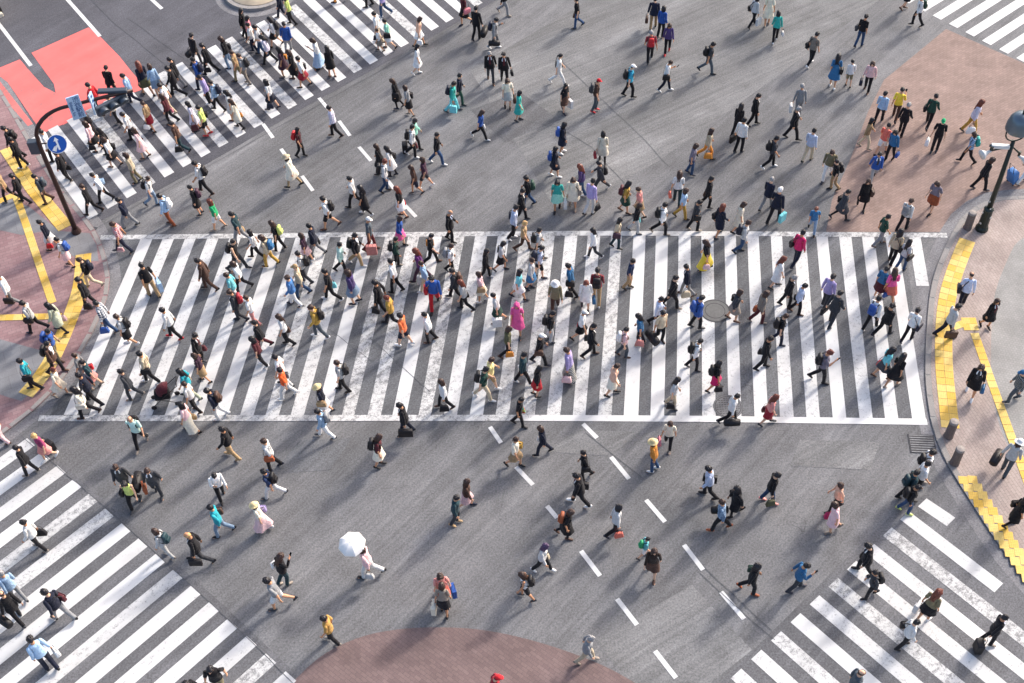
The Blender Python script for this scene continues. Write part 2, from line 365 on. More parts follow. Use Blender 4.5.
for a, b_, w in (((-23.340, 48.590), (-20.809, 44.829), 0.17), ((-20.255, 49.895), (-18.090, 46.775), 0.17), ((-16.191, 49.511), (-15.552, 48.679), 0.17)):
    A, B = strip([a, b_], -w / 2, w / 2); sheet('lane_line', A + B[::-1], 0.012, M_WHITE_N, label={(-23.340, 48.590): 'white lane line left of the red lane', (-20.255, 49.895): 'white lane line meeting the red lane corner'}.get(a, 'short white lane line at the top edge'), category='road marking')

def lerp(a, b_, t): return np.array(a, float) * (1 - t) + np.array(b_, float) * t
def stripe_quad(parent, a, b_, w, mat, axis):
    """a,b_: stripe axis ends on the left edge; axis: world vector across the stripe"""
    a = np.array(a); b_ = np.array(b_); ax = np.array(axis)
    e = [float(x) for x in RNG.normal(0, 0.012, 4)]
    pts = [a + ax * e[0], a + ax * (w + e[1]), b_ + ax * (w + e[2]), b_ + ax * e[3]]
    return sheet('stripe', [tuple(p) for p in pts], 0.010 if parent['tag'] != 1 else 0.010, mat, parent)
# central crossing
CW = empty('central_crossing', kind='structure', label='wide central zebra crossing', category='crossing'); CW['tag'] = 0
T0, T1, B0, B1 = np.array((-14.137, 33.827)), np.array((15.131, 32.065)), np.array((-15.466, 25.352)), np.array((13.228, 23.591))
for i in range(35):
    t = T0 + (T1 - T0) * i / 34; bt = B0 + (B1 - B0) * i / 33
    if i == 34: bt = t + (bt - t) * 0.30
    ax = (T1 - T0) / np.linalg.norm(T1 - T0)
    wear = 0.75 if (10 <= i <= 19) else 0.5
    stripe_quad(CW, t, bt, 0.445, M_WHITE_W if (8 <= i <= 21 and i % 3 != 1) else M_WHITE, ax)
for pts in ([(-15.744, 33.862), (-6.435, 33.430), (2.782, 32.939), (9.600, 32.488), (16.583, 31.975)], [(-16.303, 25.249), (-9.028, 24.859), (0.155, 24.369), (6.195, 23.996), (13.697, 23.462)]):
    for j in range(len(pts) - 1):
        A, B = strip([pts[j], pts[j + 1]], -0.125, 0.125)
        sheet('edge_line', A + B[::-1], 0.014, M_WHITE_N if (pts[0][1] < 28 and j >= 2) else M_WHITE_W, CW)
def crossing(label, near, far, wfrac, mat, skip=()):
    c = empty('zebra_crossing', kind='structure', label=label, category='crossing'); c['tag'] = 0
    n = len(near)
    for i in range(n):
        if i in skip: continue
        a, b_ = np.array(near[i]), np.array(far[i])
        j = i + 1 if i < n - 1 else i - 1
        s = 1 if j > i else -1
        da = (np.array(near[j]) - a) * s * wfrac / 2; db = (np.array(far[j]) - b_) * s * wfrac / 2
        sheet('stripe', [tuple(a - da), tuple(a + da), tuple(b_ + db), tuple(b_ - db)], 0.010, mat[i % len(mat)], c)
    return c
def series(p0, p1, n): return [lerp(p0, p1, i / (n - 1)) for i in range(n)]
crossing('zebra crossing at upper left between the signal pole and the round island', series((-16.242, 35.030), (-1.499, 47.367), 23) + [2 * np.array((-1.499, 47.367)) - np.array((-2.164, 46.832))],
         series((-19.635, 39.979), (-10.181, 47.872), 15) + [np.array((-10.181, 47.872)) + (np.array((-10.181, 47.872)) - np.array((-19.635, 39.979))) / 14 * k for k in range(1, 10)], 0.52, [M_WHITE_N, M_WHITE, M_WHITE_N, M_WHITE_W])
nr = series((-16.365, 24.282), (-6.872, 15.460), 16); stp = nr[-1] - nr[-2]; nr += [nr[-1] + stp * k for k in range(1, 8)]
dl = (np.array((-16.762, 21.468)) - np.array((-15.110, 23.130))); dl = dl / np.linalg.norm(dl)
crossing('zebra crossing in the lower left corner', nr, [p + dl * 9.5 for p in nr], 0.53, [M_WHITE, M_WHITE_N, M_WHITE, M_WHITE_N, M_WHITE_W])
nr = [np.array((12.770, 20.369))] + series((12.102, 19.924), (6.039, 14.933), 10); stp = nr[-1] - nr[-2]; nr += [nr[-1] + stp * k for k in range(1, 6)]
fr = [np.array((13.487, 19.616)), np.array((14.309, 17.274))]; dd = (np.array((14.309, 17.274)) - np.array((12.102, 19.924))); dd /= np.linalg.norm(dd)
fr += [nr[i] + dd * min(9.0, 4.1 + 1.9 * (i - 1)) for i in range(2, len(nr))]
c = empty('zebra_crossing', kind='structure', label='zebra crossing in the lower right corner', category='crossing')
axr = nr[2] - nr[1]; axr /= np.linalg.norm(axr); pw = np.linalg.norm(nr[2] - nr[1])
for i in range(len(nr)):
    h = axr * pw * 0.255
    sheet('stripe', [tuple(nr[i] - h), tuple(nr[i] + h), tuple(fr[i] + h), tuple(fr[i] - h)], 0.010, (M_WHITE, M_WHITE, M_WHITE_W)[i % 3], c)
nr = series((18.516, 46.718), (22.410, 42.148), 8); stp = nr[-1] - nr[-2]; nr += [nr[-1] + stp * k for k in range(1, 5)]; nr = [nr[0] - stp] + nr
du = (np.array((22.634, 46.525)) - np.array((20.202, 44.686))); du /= np.linalg.norm(du)
crossing('zebra crossing in the upper right corner', nr, [p + du * 7.5 for p in nr], 0.52, [M_WHITE_N])
DW = [((-0.867, 24.051),(-0.516, 23.378)),((2.261, 24.004),(2.685, 23.408)),((-0.052, 22.397),(0.473, 21.672)),((3.084, 22.625),(3.592, 21.738)),((4.059, 20.915),(4.571, 20.074)),((5.066, 19.220),(5.538, 18.321)),((5.980, 17.551),(6.534, 16.631)),((0.884, 20.855),(1.178, 20.395)),((1.854, 19.170),(2.374, 18.273)),((2.824, 17.471),(3.341, 16.590)),((3.784, 15.738),(4.297, 14.877)),
      ((-10.046, 40.180),(-9.543, 39.261)),((-9.149, 38.553),(-8.666, 37.670)),((-8.157, 36.863),(-7.651, 35.957)),((-7.793, 41.722),(-7.314, 40.898)),((-6.849, 40.156),(-6.337, 39.171)),((-5.931, 38.462),(-5.402, 37.576)),((-5.016, 37.014),(-4.419, 35.865)),((-4.043, 35.043),(-3.518, 34.230))]
gl = [empty('guide_lines', kind='structure', label='dashed white guide lines below the central crossing', category='road marking'), empty('guide_lines', kind='structure', label='dashed white guide lines above the central crossing', category='road marking')]
for i, (a, b_) in enumerate(DW):
    A, B = strip([a, b_], -0.075, 0.075); sheet('dash', A + B[::-1], 0.010, M_WHITE_N, gl[0 if i < 11 else 1])
CUTS = [([(-5.240, 31.519), (-4.789, 31.492), (-5.046, 29.421), (-5.485, 29.446)], 'narrow grey repair strip in the left centre of the central crossing'), ([(1.976, 23.773), (4.135, 23.574), (3.120, 22.662), (1.027, 22.934)], 'rectangular asphalt repair just below the central crossing'),
        ([(-1.336, 40.490), (0.814, 41.527), (2.410, 39.592), (0.076, 38.371)], 'oblong asphalt repair in the upper centre of the road'), ([(-7.248, 23.863), (-5.502, 23.851), (-6.165, 22.604), (-8.069, 22.548)], 'oblong asphalt repair in the lower left of the road'), ([(9.369, 22.966), (11.967, 22.745), (11.401, 21.673), (8.859, 21.963)], 'oblong asphalt repair near the drain grate')]
for i, (pl, lab) in enumerate(CUTS): sheet('road_patch', pl, 0.0062, (M_ROAD_M, M_ROAD_L, M_ROAD_M, M_ROAD_X, M_ROAD_L)[i], label=lab, category='road')
# tar seams and joints in the asphalt
SEAMS = [[(-16.642, 24.453), (-13.575, 21.719), (-10.596, 18.952), (-8.191, 16.661), (-6.575, 15.020)], [(-16.282, 34.151), (-12.344, 37.432), (-8.526, 40.656), (-4.378, 44.088), (-0.791, 47.506)], [(2.647, 43.588), (4.185, 40.896), (5.633, 38.433), (6.562, 36.495)], [(5.433, 18.223), (6.331, 17.067), (7.335, 15.917)], [(0.578, 39.717), (2.991, 38.922), (5.249, 34.621)],
         [(-18.983, 49.641), (-17.730, 47.840), (-16.832, 46.870), (-15.074, 44.848), (-14.433, 44.096)], [(-17.035, 48.094), (-14.953, 45.849), (-13.402, 44.305)], [(-6.531, 28.649), (-4.956, 27.083)], [(-5.071, 28.189), (-2.900, 25.642)], [(2.301, 23.632), (3.517, 22.325), (4.105, 21.673)], [(5.608, 18.387), (6.450, 17.260), (7.296, 16.206)]]
sm = empty('tar_joints', kind='structure', label='thin dark joints in the asphalt', category='road marking')
for s in SEAMS:
    P = smooth_line(s, 1); P = resample(P, 0.6); P = [p + RNG.normal(0, 0.012, 2) for p in P]
    A, B = strip(P, -0.010, 0.010); sheet('joint', A + B[::-1], 0.0155, M_SEAM, sm)

# pavements with kerb stones and tactile tiles
KERB_L = smooth_line([(-30.694, 55.584), (-23.222, 45.428), (-21.515, 42.870), (-19.641, 39.621), (-17.903, 36.789), (-16.833, 35.403), (-16.047, 34.354), (-15.565, 33.405), (-15.202, 32.433), (-14.923, 31.492), (-14.897, 30.489), (-15.114, 29.052), (-15.558, 27.414), (-16.270, 25.909), (-16.993, 25.055), (-19.056, 22.815), (-21.478, 20.025)], 2)
KERB_R = smooth_line([(26.103, 33.849), (21.475, 33.921), (20.055, 33.845), (19.141, 33.903), (18.493, 33.666), (17.805, 33.270), (17.169, 32.658), (16.355, 31.387), (15.691, 30.252), (15.179, 29.096), (14.652, 27.419), (14.097, 25.472), (13.842, 23.909), (13.785, 22.888), (13.879, 21.852), (14.141, 20.802), (14.455, 19.603), (14.738, 18.625), (15.121, 17.741), (16.172, 15.493), (18.249, 11.855)], 2)
def pavement(name, kerb, far, mat, **props):
    pts = [tuple(p) for p in kerb] + far
    o = sheet(name, pts, PV, mat, **props)
    area = sum(pts[i][0] * pts[(i + 1) % len(pts)][1] - pts[(i + 1) % len(pts)][0] * pts[i][1] for i in range(len(pts)))
    s = 1.0 if area > 0 else -1.0           # inside lies to the left of the kerb line when the ring runs counter-clockwise
    P = resample(kerb, 0.92)
    for i in range(len(P) - 1):
        a, b_ = P[i], P[i + 1]; d = (b_ - a) / np.linalg.norm(b_ - a); nn = np.array((-d[1], d[0])) * s
        a2, b2 = a + d * 0.006, b_ - d * 0.006
        q = [a2, b2, b2 + nn * 0.17, a2 + nn * 0.17]; h = PV + .008 + random.uniform(-.003, .003)
        V = [(x, y, -0.02) for x, y in q] + [(p[0] + (c[0] - p[0]) * .1, p[1] + (c[1] - p[1]) * .1, h) for p in q for c in [sum(q) / 4]]
        F = [(0, 1, 5, 4), (1, 2, 6, 5), (2, 3, 7, 6), (3, 0, 4, 7), (4, 5, 6, 7)]
        if s < 0: F = [f[::-1] for f in F]
        link('kerb_stone', mesh('kerb_stone', V, F), (M_KERB,), o)
    A, B = strip(P, -0.42 * s, -0.004 * s); sheet('gutter', A + B[::-1], 0.006, M_GUTTER, o)
    return o
PL = pavement('pavement', KERB_L, [(-60, 16), (-60, 60)], M_PAVE_L, label='pink and grey paved corner pavement on the left', category='pavement')
PR = pavement('pavement', KERB_R, [(60, 8), (60, 40)], M_PAVE_G, label='pale grey paved corner pavement on the right', category='pavement')
sheet('slab_field', [(-21.644, 35.651), (-19.706, 36.211), (-18.876, 35.702), (-17.397, 34.274), (-16.194, 34.091), (-15.799, 33.419), (-15.567, 32.560), (-15.837, 32.576), (-16.747, 32.947), (-17.990, 34.311), (-18.850, 34.147), (-21.500, 35.082)], PV + 0.004, M_PAVE_LG, PL)
sheet('slab_field', [(-19.889, 28.717), (-18.481, 28.870), (-16.752, 28.212), (-16.151, 27.719), (-16.568, 26.667), (-17.051, 25.996), (-17.582, 26.198), (-18.209, 26.495), (-19.298, 26.381)], PV + 0.004, M_PAVE_LG, PL)
kr = [np.array(p) for p in KERB_R]
PRp = resample(kr[4:-4], 0.8)
A, B = strip(PRp, 0.20, 2.2); sheet('brick_border', A + B[::-1], PV + 0.004, M_PAVE_R, PR)
me_tile = mesh('tactile_tile', *boxv(0.292, 0.292, 0.010, bev=0.004)); me_tile.materials.append(M_TACT)
def tactile(parent, path, across, step=0.3):
    P = resample(path, step)
    for i in range(len(P) - 1):
        a, b_ = P[i], P[i + 1]; d = (b_ - a) / np.linalg.norm(b_ - a); nn = np.array((-d[1], d[0])); c = (a + b_) / 2
        for k in range(across):
            q = c + nn * 0.3 * (k - (across - 1) / 2)
            o = link('tactile_tile', me_tile, (), parent, (q[0], q[1], PV + 0.009 + random.uniform(-.001, .001)), math.atan2(d[1], d[0]))
tactile(PL, [(-20.615, 39.312), (-18.940, 36.739), (-17.193, 34.426)], 2)
tactile(PL, [(-19.596, 36.434), (-18.838, 34.804), (-17.656, 32.168), (-16.899, 30.509)], 1)
tactile(PL, [(-20.369, 35.967), (-19.677, 36.439)], 1)
tactile(PL, smooth_line([(-16.215, 32.967), (-15.995, 31.404), (-16.028, 30.409), (-16.177, 28.925), (-16.435, 27.373), (-16.968, 26.251)]), 2)
tactile(PL, [(-19.089, 29.906), (-17.724, 29.874), (-16.434, 29.847)], 1)
tactile(PR, smooth_line([(17.249, 31.645), (16.417, 30.208), (15.712, 28.774), (15.186, 27.157), (14.802, 25.607), (14.568, 24.245), (14.379, 23.139)]), 2)
tactile(PR, [(15.617, 27.455), (16.051, 27.616)], 1); tactile(PR, [(16.003, 27.572), (16.457, 27.546)], 2)
tactile(PR, [(16.275, 27.140), (16.259, 25.090), (16.262, 22.996), (16.274, 20.428)], 1)
P = resample([(14.366, 21.247), (14.679, 20.066), (15.011, 18.716), (15.494, 17.082)], 0.3)
for i in range(len(P) - 1):                                   # staggered tiles on the curved kerb
    for k in (0, 1):
        q = (P[i] + P[i + 1]) / 2 + np.array((0.30 * k - 0.15, 0.0))
        link('tactile_tile', me_tile, (), PR, (q[0], q[1], PV + 0.008 + 0.003 * k + random.uniform(-.001, .001)), R(-8))

# round traffic island at the top edge
ic = (-11.236, 49.695)
isl = empty('traffic_island', (ic[0], ic[1], 0), label='round beige topped traffic island with grey kerb at the top edge', category='traffic island')
link('top', mesh('island_top', *lathe([(0.02, 0.17), (1.28, 0.17), (1.30, 0.15)], 40), True), (M_CREAM,), isl)
for k in range(18):
    a0, a1 = 2 * math.pi * (k + .01) / 18, 2 * math.pi * (k + .99) / 18
    V = [(r * math.cos(a), r * math.sin(a), z) for a in (a0, (a0 + a1) / 2, a1) for r, z in ((1.31, 0.0), (1.31, 0.15), (1.52, 0.15), (1.56, 0.0))]
    F = [(i * 4 + j, i * 4 + j + 1, i * 4 + 5 + j, i * 4 + 4 + j) for i in (0, 1) for j in (0, 1, 2)] + [(3, 2, 1, 0), (8, 9, 10, 11)]
    link('kerb_stone', mesh('island_kerb', V, F), (M_KERB,), isl)
V, F = lathe([(1.57, 0.007), (1.95, 0.007)], 48, False); link('gutter', mesh('island_gutter', V, [f[::-1] for f in F]), (M_GUTTER,), isl)

# manhole covers and drains
def manhole(loc, r, label, plainring):
    o = empty('manhole_cover', (loc[0], loc[1], 0.0), label=label, category='manhole cover')
    def ring(nm, r0, r1, z, m):
        V, F = lathe([(r0, z), (r1, z)], 36, False); link(nm, mesh(nm, V, [f[::-1] for f in F]), (m,), o)
    ring('surround', r * 0.01, r * 1.0, 0.016, M_RINGCON if plainring else M_IRON_D)
    ring('rim', r * 0.90, r * 0.97, 0.019, M_IRON_D if plainring else M_IRON)
    if plainring: ring('inner_rim', r * .62, r * .67, 0.0195, M_IRON_D)
    ring('lid', 0.004, r * (0.62 if plainring else 0.84), 0.019, M_RINGCON if plainring else M_IRON)
    if not plainring:
        for k in range(-4, 5):
            for j in range(-4, 5):
                if math.hypot(k, j) * r * 0.18 < r * 0.78: V, F = boxv(r * .12, r * .05, .006, (k * r * .18, j * r * .18, .022)); link('stud', mesh('stud', V, F), (M_IRON_D,), o)
    return o
manhole((7.363, 28.739), 0.55, 'concrete ringed manhole in the right half of the central crossing', True)
manhole((7.203, 24.442), 0.50, 'studded iron manhole at the lower edge of the central crossing', False)
def drain(pos, sx, sy, rz, label, n):
    o = empty('drain_grate', (pos[0], pos[1], 0.0), rz, label=label, category='drain')
    link('frame', mesh('drain_frame', *boxv(sx, sy, 0.02, (0, 0, 0.004))), (M_IRON_D,), o)
    for k in range(n):
        V, F = boxv(sx * 0.9, sy / n * 0.5, 0.012, (0, -sy / 2 + sy * (k + .5) / n, 0.018)); link('bar', mesh('drain_bar', V, F), (M_IRON,), o)
drain((13.315, 22.593), 0.85, 0.75, R(-6), 'square drain grate beside the right kerb', 8)
drain((-16.146, 34.361), 0.32, 0.26, R(-20), 'small drain grate by the foot of the signal pole', 4)
drain((-20.574, 41.085), 0.32, 0.26, R(-40), 'small drain grate on the left kerb below the red lane', 4)

# ------------------------------------------------------------------ street furniture
px, py = (-16.716, 34.177)
sp = empty('signal_pole', (px, py, PV), label='brown curved traffic signal pole on the left corner', category='traffic light')
ad = np.array((0.972, 0.235)); arm = [(0, 0, 0), (0, 0, 2.0), (0, 0, 4.3), (0.04 * ad[0], 0.04 * ad[1], 4.75)]
for t in np.linspace(0.15, 1.0, 8): a = t * math.pi / 2; arm.append((1.45 * (1 - math.cos(a)) * ad[0], 1.45 * (1 - math.cos(a)) * ad[1], 4.6 + 1.28 * math.sin(a)))
arm += [(2.4 * ad[0], 2.4 * ad[1], 5.95), (3.75 * ad[0], 3.75 * ad[1], 6.02)]
link('pole', mesh('signal_pole', *tube(arm, [0.10, 0.092, 0.082] + [0.075] * 6 + [0.066] * 5 , 12), True) if len(arm) == 14 else mesh('signal_pole', *tube(arm, 0.078, 12), True), (M_POLE,), sp)
link('base_collar', mesh('collar', *lathe([(0.19, 0.0), (0.19, 0.05), (0.13, 0.22)], 12)), (M_POLE,), sp)
link('control_box', mesh('control_box', *boxv(0.36, 0.26, 0.55, (-0.22, 0.05, 4.35), bev=0.02)), (M_SIGNAL,), sp)
cdir = math.atan2(-py, -px)          # towards the viewer's side of the street
face = cdir + math.pi / 2            # local x axis of a panel that faces that side
# round blue sign
rs = link('direction_sign', mesh('round_sign', *lathe([(0.01, -0.012), (0.345, -0.012), (0.345, 0.012), (0.01, 0.012)], 40)), (M_SIGNWHITE,), sp)
rs.rotation_euler = (R(62), 0, face); rs.location = (0.62, 0.05, 4.42); rs['label'] = 'round blue sign with white left and straight arrows'
link('disc', mesh('round_sign_face', *lathe([(0.004, 0.0), (0.325, 0.0)], 40, False)[:1] + (lathe([(0.325, 0.0), (0.004, 0.0)], 40, False)[1],)), (M_SIGNBLUE,), rs, (0, 0, 0.015))
def flat(pts, z): return [(x, y, z) for x, y in pts]
arrow = [(-0.02, -0.22), (0.05, -0.22), (0.05, 0.12), (0.11, 0.12), (0.015, 0.26), (-0.08, 0.12), (-0.02, 0.12), (-0.02, -0.02)]
arrow2 = [(-0.021, -0.03), (-0.12, -0.12), (-0.12, -0.05), (-0.24, -0.16), (-0.12, -0.25), (-0.12, -0.19), (-0.021, -0.10)]
bm = bmesh.new()
for pl in (arrow, arrow2): bmesh.ops.triangulate(bm, faces=[bm.faces.new([bm.verts.new(p) for p in flat(pl, 0.0)])])
link('arrow', bm_mesh('arrow', bm), (M_SIGNWHITE,), rs, (0, 0, 0.019))
link('bracket', mesh('sign_bracket', *tube([(0, 0, 4.5), (0.4, 0.04, 4.5), (0.62, 0.05, 4.42)], 0.025, 6)), (M_POLE,), sp)
def text(body, size, mat, name):
    cu = bpy.data.curves.new(name, 'FONT'); cu.body = body; cu.size = size; cu.align_x = 'CENTER'; cu.align_y = 'CENTER'; cu.extrude = 0.002
    tmp = bpy.data.objects.new(name, cu); COL.objects.link(tmp)
    me = bpy.data.meshes.new_from_object(tmp.evaluated_get(bpy.context.evaluated_depsgraph_get())); bpy.data.objects.remove(tmp)
    me.materials.clear(); me.materials.append(mat); return me
pn = empty('place_sign', (px + 1.75 * ad[0], py + 1.75 * ad[1] - 0.14, 5.92), face, label='pale blue vertical place name sign hanging on the signal arm', category='sign')
link('panel', mesh('sign_panel', *boxv(0.46, 0.05, 0.98, bev=0.008)), (M_SIGNPALE,), pn)
for i, ch in enumerate('渋谷駅前'):
    o = link('character', text(ch, 0.225, M_SIGNTXT, 'character'), (), pn, (0.075, -0.031, 0.34 - 0.225 * i)); o.rotation_euler = (R(90), 0, 0)
o = link('romaji', text('Shibuya Sta.', 0.135, M_SIGNTXT, 'romaji'), (), pn, (-0.13, -0.031, -0.02)); o.rotation_euler = (R(90), R(90), 0)
pn2 = empty('place_sign', (px + 2.35 * ad[0], py + 2.35 * ad[1] - 0.13, 5.95), face + R(58), label='narrow pale sign seen edge on between place sign and signal', category='sign')
link('panel', mesh('sign_panel2', *boxv(0.30, 0.05, 0.85, bev=0.008)), (M_SIGNPALE,), pn2)
for i in range(4):
    link('print_mark', mesh('print_mark', *boxv(0.12, 0.004, 0.10, (0.0, -0.028, 0.3 - 0.2 * i))), (M_SIGNTXT,), pn2)
def signal(loc, rz, label):
    s = empty('traffic_signal', loc, rz, label=label, category='traffic light')
    link('housing', mesh('housing', *boxv(1.25, 0.16, 0.40, bev=0.05)), (M_SIGNAL,), s)
    for k in (-1, 0, 1):
        V, F = [], []
        for i in range(13):
            a = -0.2 + (math.pi + 0.4) * i / 12
            V += [(0.165 * math.cos(a), -0.08, 0.165 * math.sin(a)), (0.17 * math.cos(a), -0.36 + 0.1 * (1 - math.sin(max(0, a))), 0.17 * math.sin(a) + 0.0)]
        for i in range(12): F.append((2 * i, 2 * i + 1, 2 * i + 3, 2 * i + 2))
        h = link('visor', mesh('visor', V, F, True), (M_SIGNAL,), s, (0.4 * k, 0, 0))
        md = h.modifiers.new('thick', 'SOLIDIFY'); md.thickness = 0.012
        l = link('lens', mesh('lens', *lathe([(0.01, 0.03), (0.10, 0.02), (0.15, 0.0)], 20, False), True), (M_LENS,), s, (0.4 * k, -0.085, 0)); l.rotation_euler = (R(90), 0, 0)
    return s
signal((px + 2.98 * ad[0], py + 2.98 * ad[1] - 0.22, 5.80), face + R(14), 'grey horizontal three lamp signal on the curved arm facing the viewer')
link('mount_rail', mesh('mount_rail', *boxv(1.05, .22, .12, (3.05 * ad[0], 3.05 * ad[1] + .10, 6.10), bev=.03)), (M_SIGNAL,), sp).rotation_euler = (0, 0, 0)

lx, ly = (17.926, 32.183)
lp = empty('street_lamp', (lx, ly, PV), label='dark green street lamp with blue grey bell shade by the right kerb', category='street lamp')
link('base', mesh('lamp_base', *lathe([(0.24, 0), (0.24, 0.12), (0.19, 0.2), (0.17, 1.0), (0.19, 1.06), (0.12, 1.15)], 10)), (M_POLE_D,), lp)
link('pole', mesh('lamp_pole', *tube([(0, 0, 1.1), (0, 0, 2.6), (-0.03, 0.02, 4.35)], [0.10, 0.085, 0.07], 10), True), (M_POLE_D,), lp)
fork = [(-0.03 + 0.36 * math.cos(a), 0.02, 4.72 + 0.36 * math.sin(a)) for a in np.linspace(math.pi, 2 * math.pi, 11)]
link('fork', mesh('fork', *tube([(fork[0][0], .02, 4.95)] + fork + [(fork[-1][0], .02, 4.95)], 0.028, 6), True), (M_POLE_D,), lp)
sh = link('lamp_shade', mesh('shade', *lathe([(0.42, 0.0), (0.44, 0.03), (0.43, 0.25), (0.38, 0.5), (0.27, 0.66), (0.10, 0.73)], 28), True), (M_LAMPCAP,), lp, (-0.03, 0.02, 4.86))
link('finial', mesh('finial', *lathe([(0.05, 0.72), (0.05, 0.86), (0.02, 0.92)], 8)), (M_POLE_D,), sh)
link('glass', mesh('lamp_glass', *lathe([(0.02, -0.16), (0.2, -0.12), (0.30, 0.0)], 20), True), (M_FROST,), sh)
for k in range(9):
    V, F = [], []; a0 = random.uniform(2.6, 5.6); z = random.uniform(0.3, 1.9); r0 = 0.192 if z < 1 else 0.125; w = random.uniform(.25, .5) * (1 if z < 1 else 1.4)
    for i in range(4):
        a = a0 + w * i / 3; V += [(r0 * math.cos(a), r0 * math.sin(a), z), (r0 * math.cos(a), r0 * math.sin(a), z + random.uniform(.08, .1))]
    link('sticker', mesh('sticker', V, [(0, 2, 3, 1), (2, 4, 5, 3), (4, 6, 7, 5)]), (M_STICK,), lp)
for i, (dx, dz, rz, lab) in enumerate(((-0.75, 4.05, R(200), 'white horn loudspeaker on the left bracket of street lamp'), (0.32, 3.75, R(320), 'white horn loudspeaker on the right bracket of street lamp'))):
    s = empty('loudspeaker', (lx + dx, ly - 0.05, dz), rz, label=lab, category='loudspeaker')
    V, F = lathe([(0.05, 0.0), (0.06, 0.12), (0.10, 0.22), (0.19, 0.34), (0.195, 0.36)], 16); o = link('horn', mesh('horn', V, F, True), (M_WHITEMETAL,), s); o.rotation_euler = (0, R(100), 0)
    link('bracket', mesh('horn_bracket', *boxv(0.08, 0.08, 0.2, (0.0, 0, 0.1))), (M_POLE_D,), s)
link('cross_arm', mesh('cross_arm', *tube([(-0.8, -0.05, 4.0), (-0.02, 0, 4.12), (0.34, -0.04, 3.8)], 0.035, 6)), (M_POLE_D,), lp)
cmr = empty('street_camera', (lx - 0.45, ly - 0.02, 4.12), R(170), label='white box camera above the left horn of street lamp', category='camera')
link('case', mesh('camera_case', *boxv(0.62, 0.16, 0.14, (0.0, 0, 0.1), bev=0.02)), (M_WHITEMETAL,), cmr)
link('lens', mesh('camera_lens', *lathe([(0.05, 0), (0.05, 0.06)], 10)), (M_LENS,), cmr, (0.31, 0, 0.1)).rotation_euler = (0, R(90), 0)

def bollard(pos, label):
    o = empty('bollard', (pos[0], pos[1], PV), random.uniform(0, 1), label=label, category='bollard')
    link('post', mesh('bollard', *lathe([(0.165, 0), (0.165, 0.08), (0.15, 0.10), (0.145, 0.72), (0.155, 0.76)], 10)), (M_BOLLARD,), o)
    link('cap', mesh('bollard_cap', *lathe([(0.155, 0.755), (0.155, 0.80), (0.13, 0.84), (0.02, 0.86)], 10)), (M_BOLLARD_T,), o)
bollard((17.418, 32.268), 'brown stone bollard beside the street lamp')
bollard((14.231, 22.824), 'upper of the two stone bollards below the yellow tile band')
bollard((14.148, 21.760), 'lower of the two stone bollards below the yellow tile band')

# ------------------------------------------------------------------ car at the left edge
def make_car(pos, rz):
    c = empty('parked_car', (pos[0], pos[1], 0), rz, label='cream coloured car just entering at the upper left edge', category='car')
    M_CAR = plain('car_paint_cream', lin('c9c4b4'), 0.25, vary=0.02); M_GL = plain('car_glass', lin('20262a'), 0.08, vary=0.02); M_TY = plain('tyre_rubber', lin('1c1c1e'), 0.85); M_RIM = plain('wheel_rim', lin('8c8e90'), 0.35, 0.8)
    prof = [(-2.2, .32, .55), (-2.18, .30, .85), (-1.6, .28, 1.0), (-0.2, .28, 1.0), (1.0, .28, 0.96), (2.0, .28, 0.82), (2.22, .34, .62)]
    V, F = [], []; n = len(prof)
    for x, z0, z1 in prof:
        hw = 0.86 if abs(x) < 2.0 else 0.74
        V += [(x, -hw * .95, z0), (x, -hw, (z0 + z1) / 2), (x, -hw * .92, z1), (x, hw * .92, z1), (x, hw, (z0 + z1) / 2), (x, hw * .95, z0)]
    for i in range(n - 1):
        for k in range(6): F.append((i * 6 + k, i * 6 + (k + 1) % 6, (i + 1) * 6 + (k + 1) % 6, (i + 1) * 6 + k))
    F += [(5, 4, 3, 2, 1, 0), tuple((n - 1) * 6 + k for k in range(6))]
    body = link('body', mesh('car_body', V, F, True), (M_CAR,), c); md = body.modifiers.new('bevel', 'BEVEL'); md.width = .05; md.segments = 2
    def cab(x0, x1, x2, x3, z0, z1, h0, h1): return [(x0, -h0, z0), (x3, -h0, z0), (x3, h0, z0), (x0, h0, z0), (x1, -h1, z1), (x2, -h1, z1), (x2, h1, z1), (x1, h1, z1)], [(3, 2, 1, 0), (4, 5, 6, 7), (0, 1, 5, 4), (1, 2, 6, 5), (2, 3, 7, 6), (3, 0, 4, 7)]
    link('window', mesh('car_windows', *cab(-1.85, -1.2, 0.35, 1.05, 0.97, 1.42, .80, .62)), (M_GL,), c)
    rf = link('roof', mesh('car_roof', *cab(-1.25, -1.15, 0.28, 0.38, 1.40, 1.46, .64, .60)), (M_CAR,), c)
    for x in (-1.35, 1.38):
        for y in (-.80, .80):
            w = link('wheel', mesh('tyre', *lathe([(0.20, -.1), (0.31, -.1), (0.32, 0), (0.31, .1), (0.20, .1)], 20)), (M_TY,), c, (x, y, .32)); w.rotation_euler = (R(90), 0, 0)
            link('rim', mesh('rim', *lathe([(0.02, -.105), (0.19, -.105), (0.19, .105), (0.02, .105)], 14)), (M_RIM,), w)
    for y in (-.55, .55): link('headlight', mesh('headlight', *boxv(.1, .34, .14, (2.17, y, .66), bev=.02)), (M_FROST,), c)
    link('bumper', mesh('bumper', *boxv(.16, 1.6, .2, (2.22, 0, .42), bev=.04)), (M_CAR,), c)
    return c
d0 = np.array((-20.809, 44.829)) - np.array((-23.340, 48.590)); ca = math.atan2(d0[1], d0[0]); cf = np.array((-22.600, 48.197)); dv = np.array((math.cos(ca), math.sin(ca))); dn = np.array((-dv[1], dv[0]))
make_car(cf - dv * 2.3 - dn * 0.86, ca)

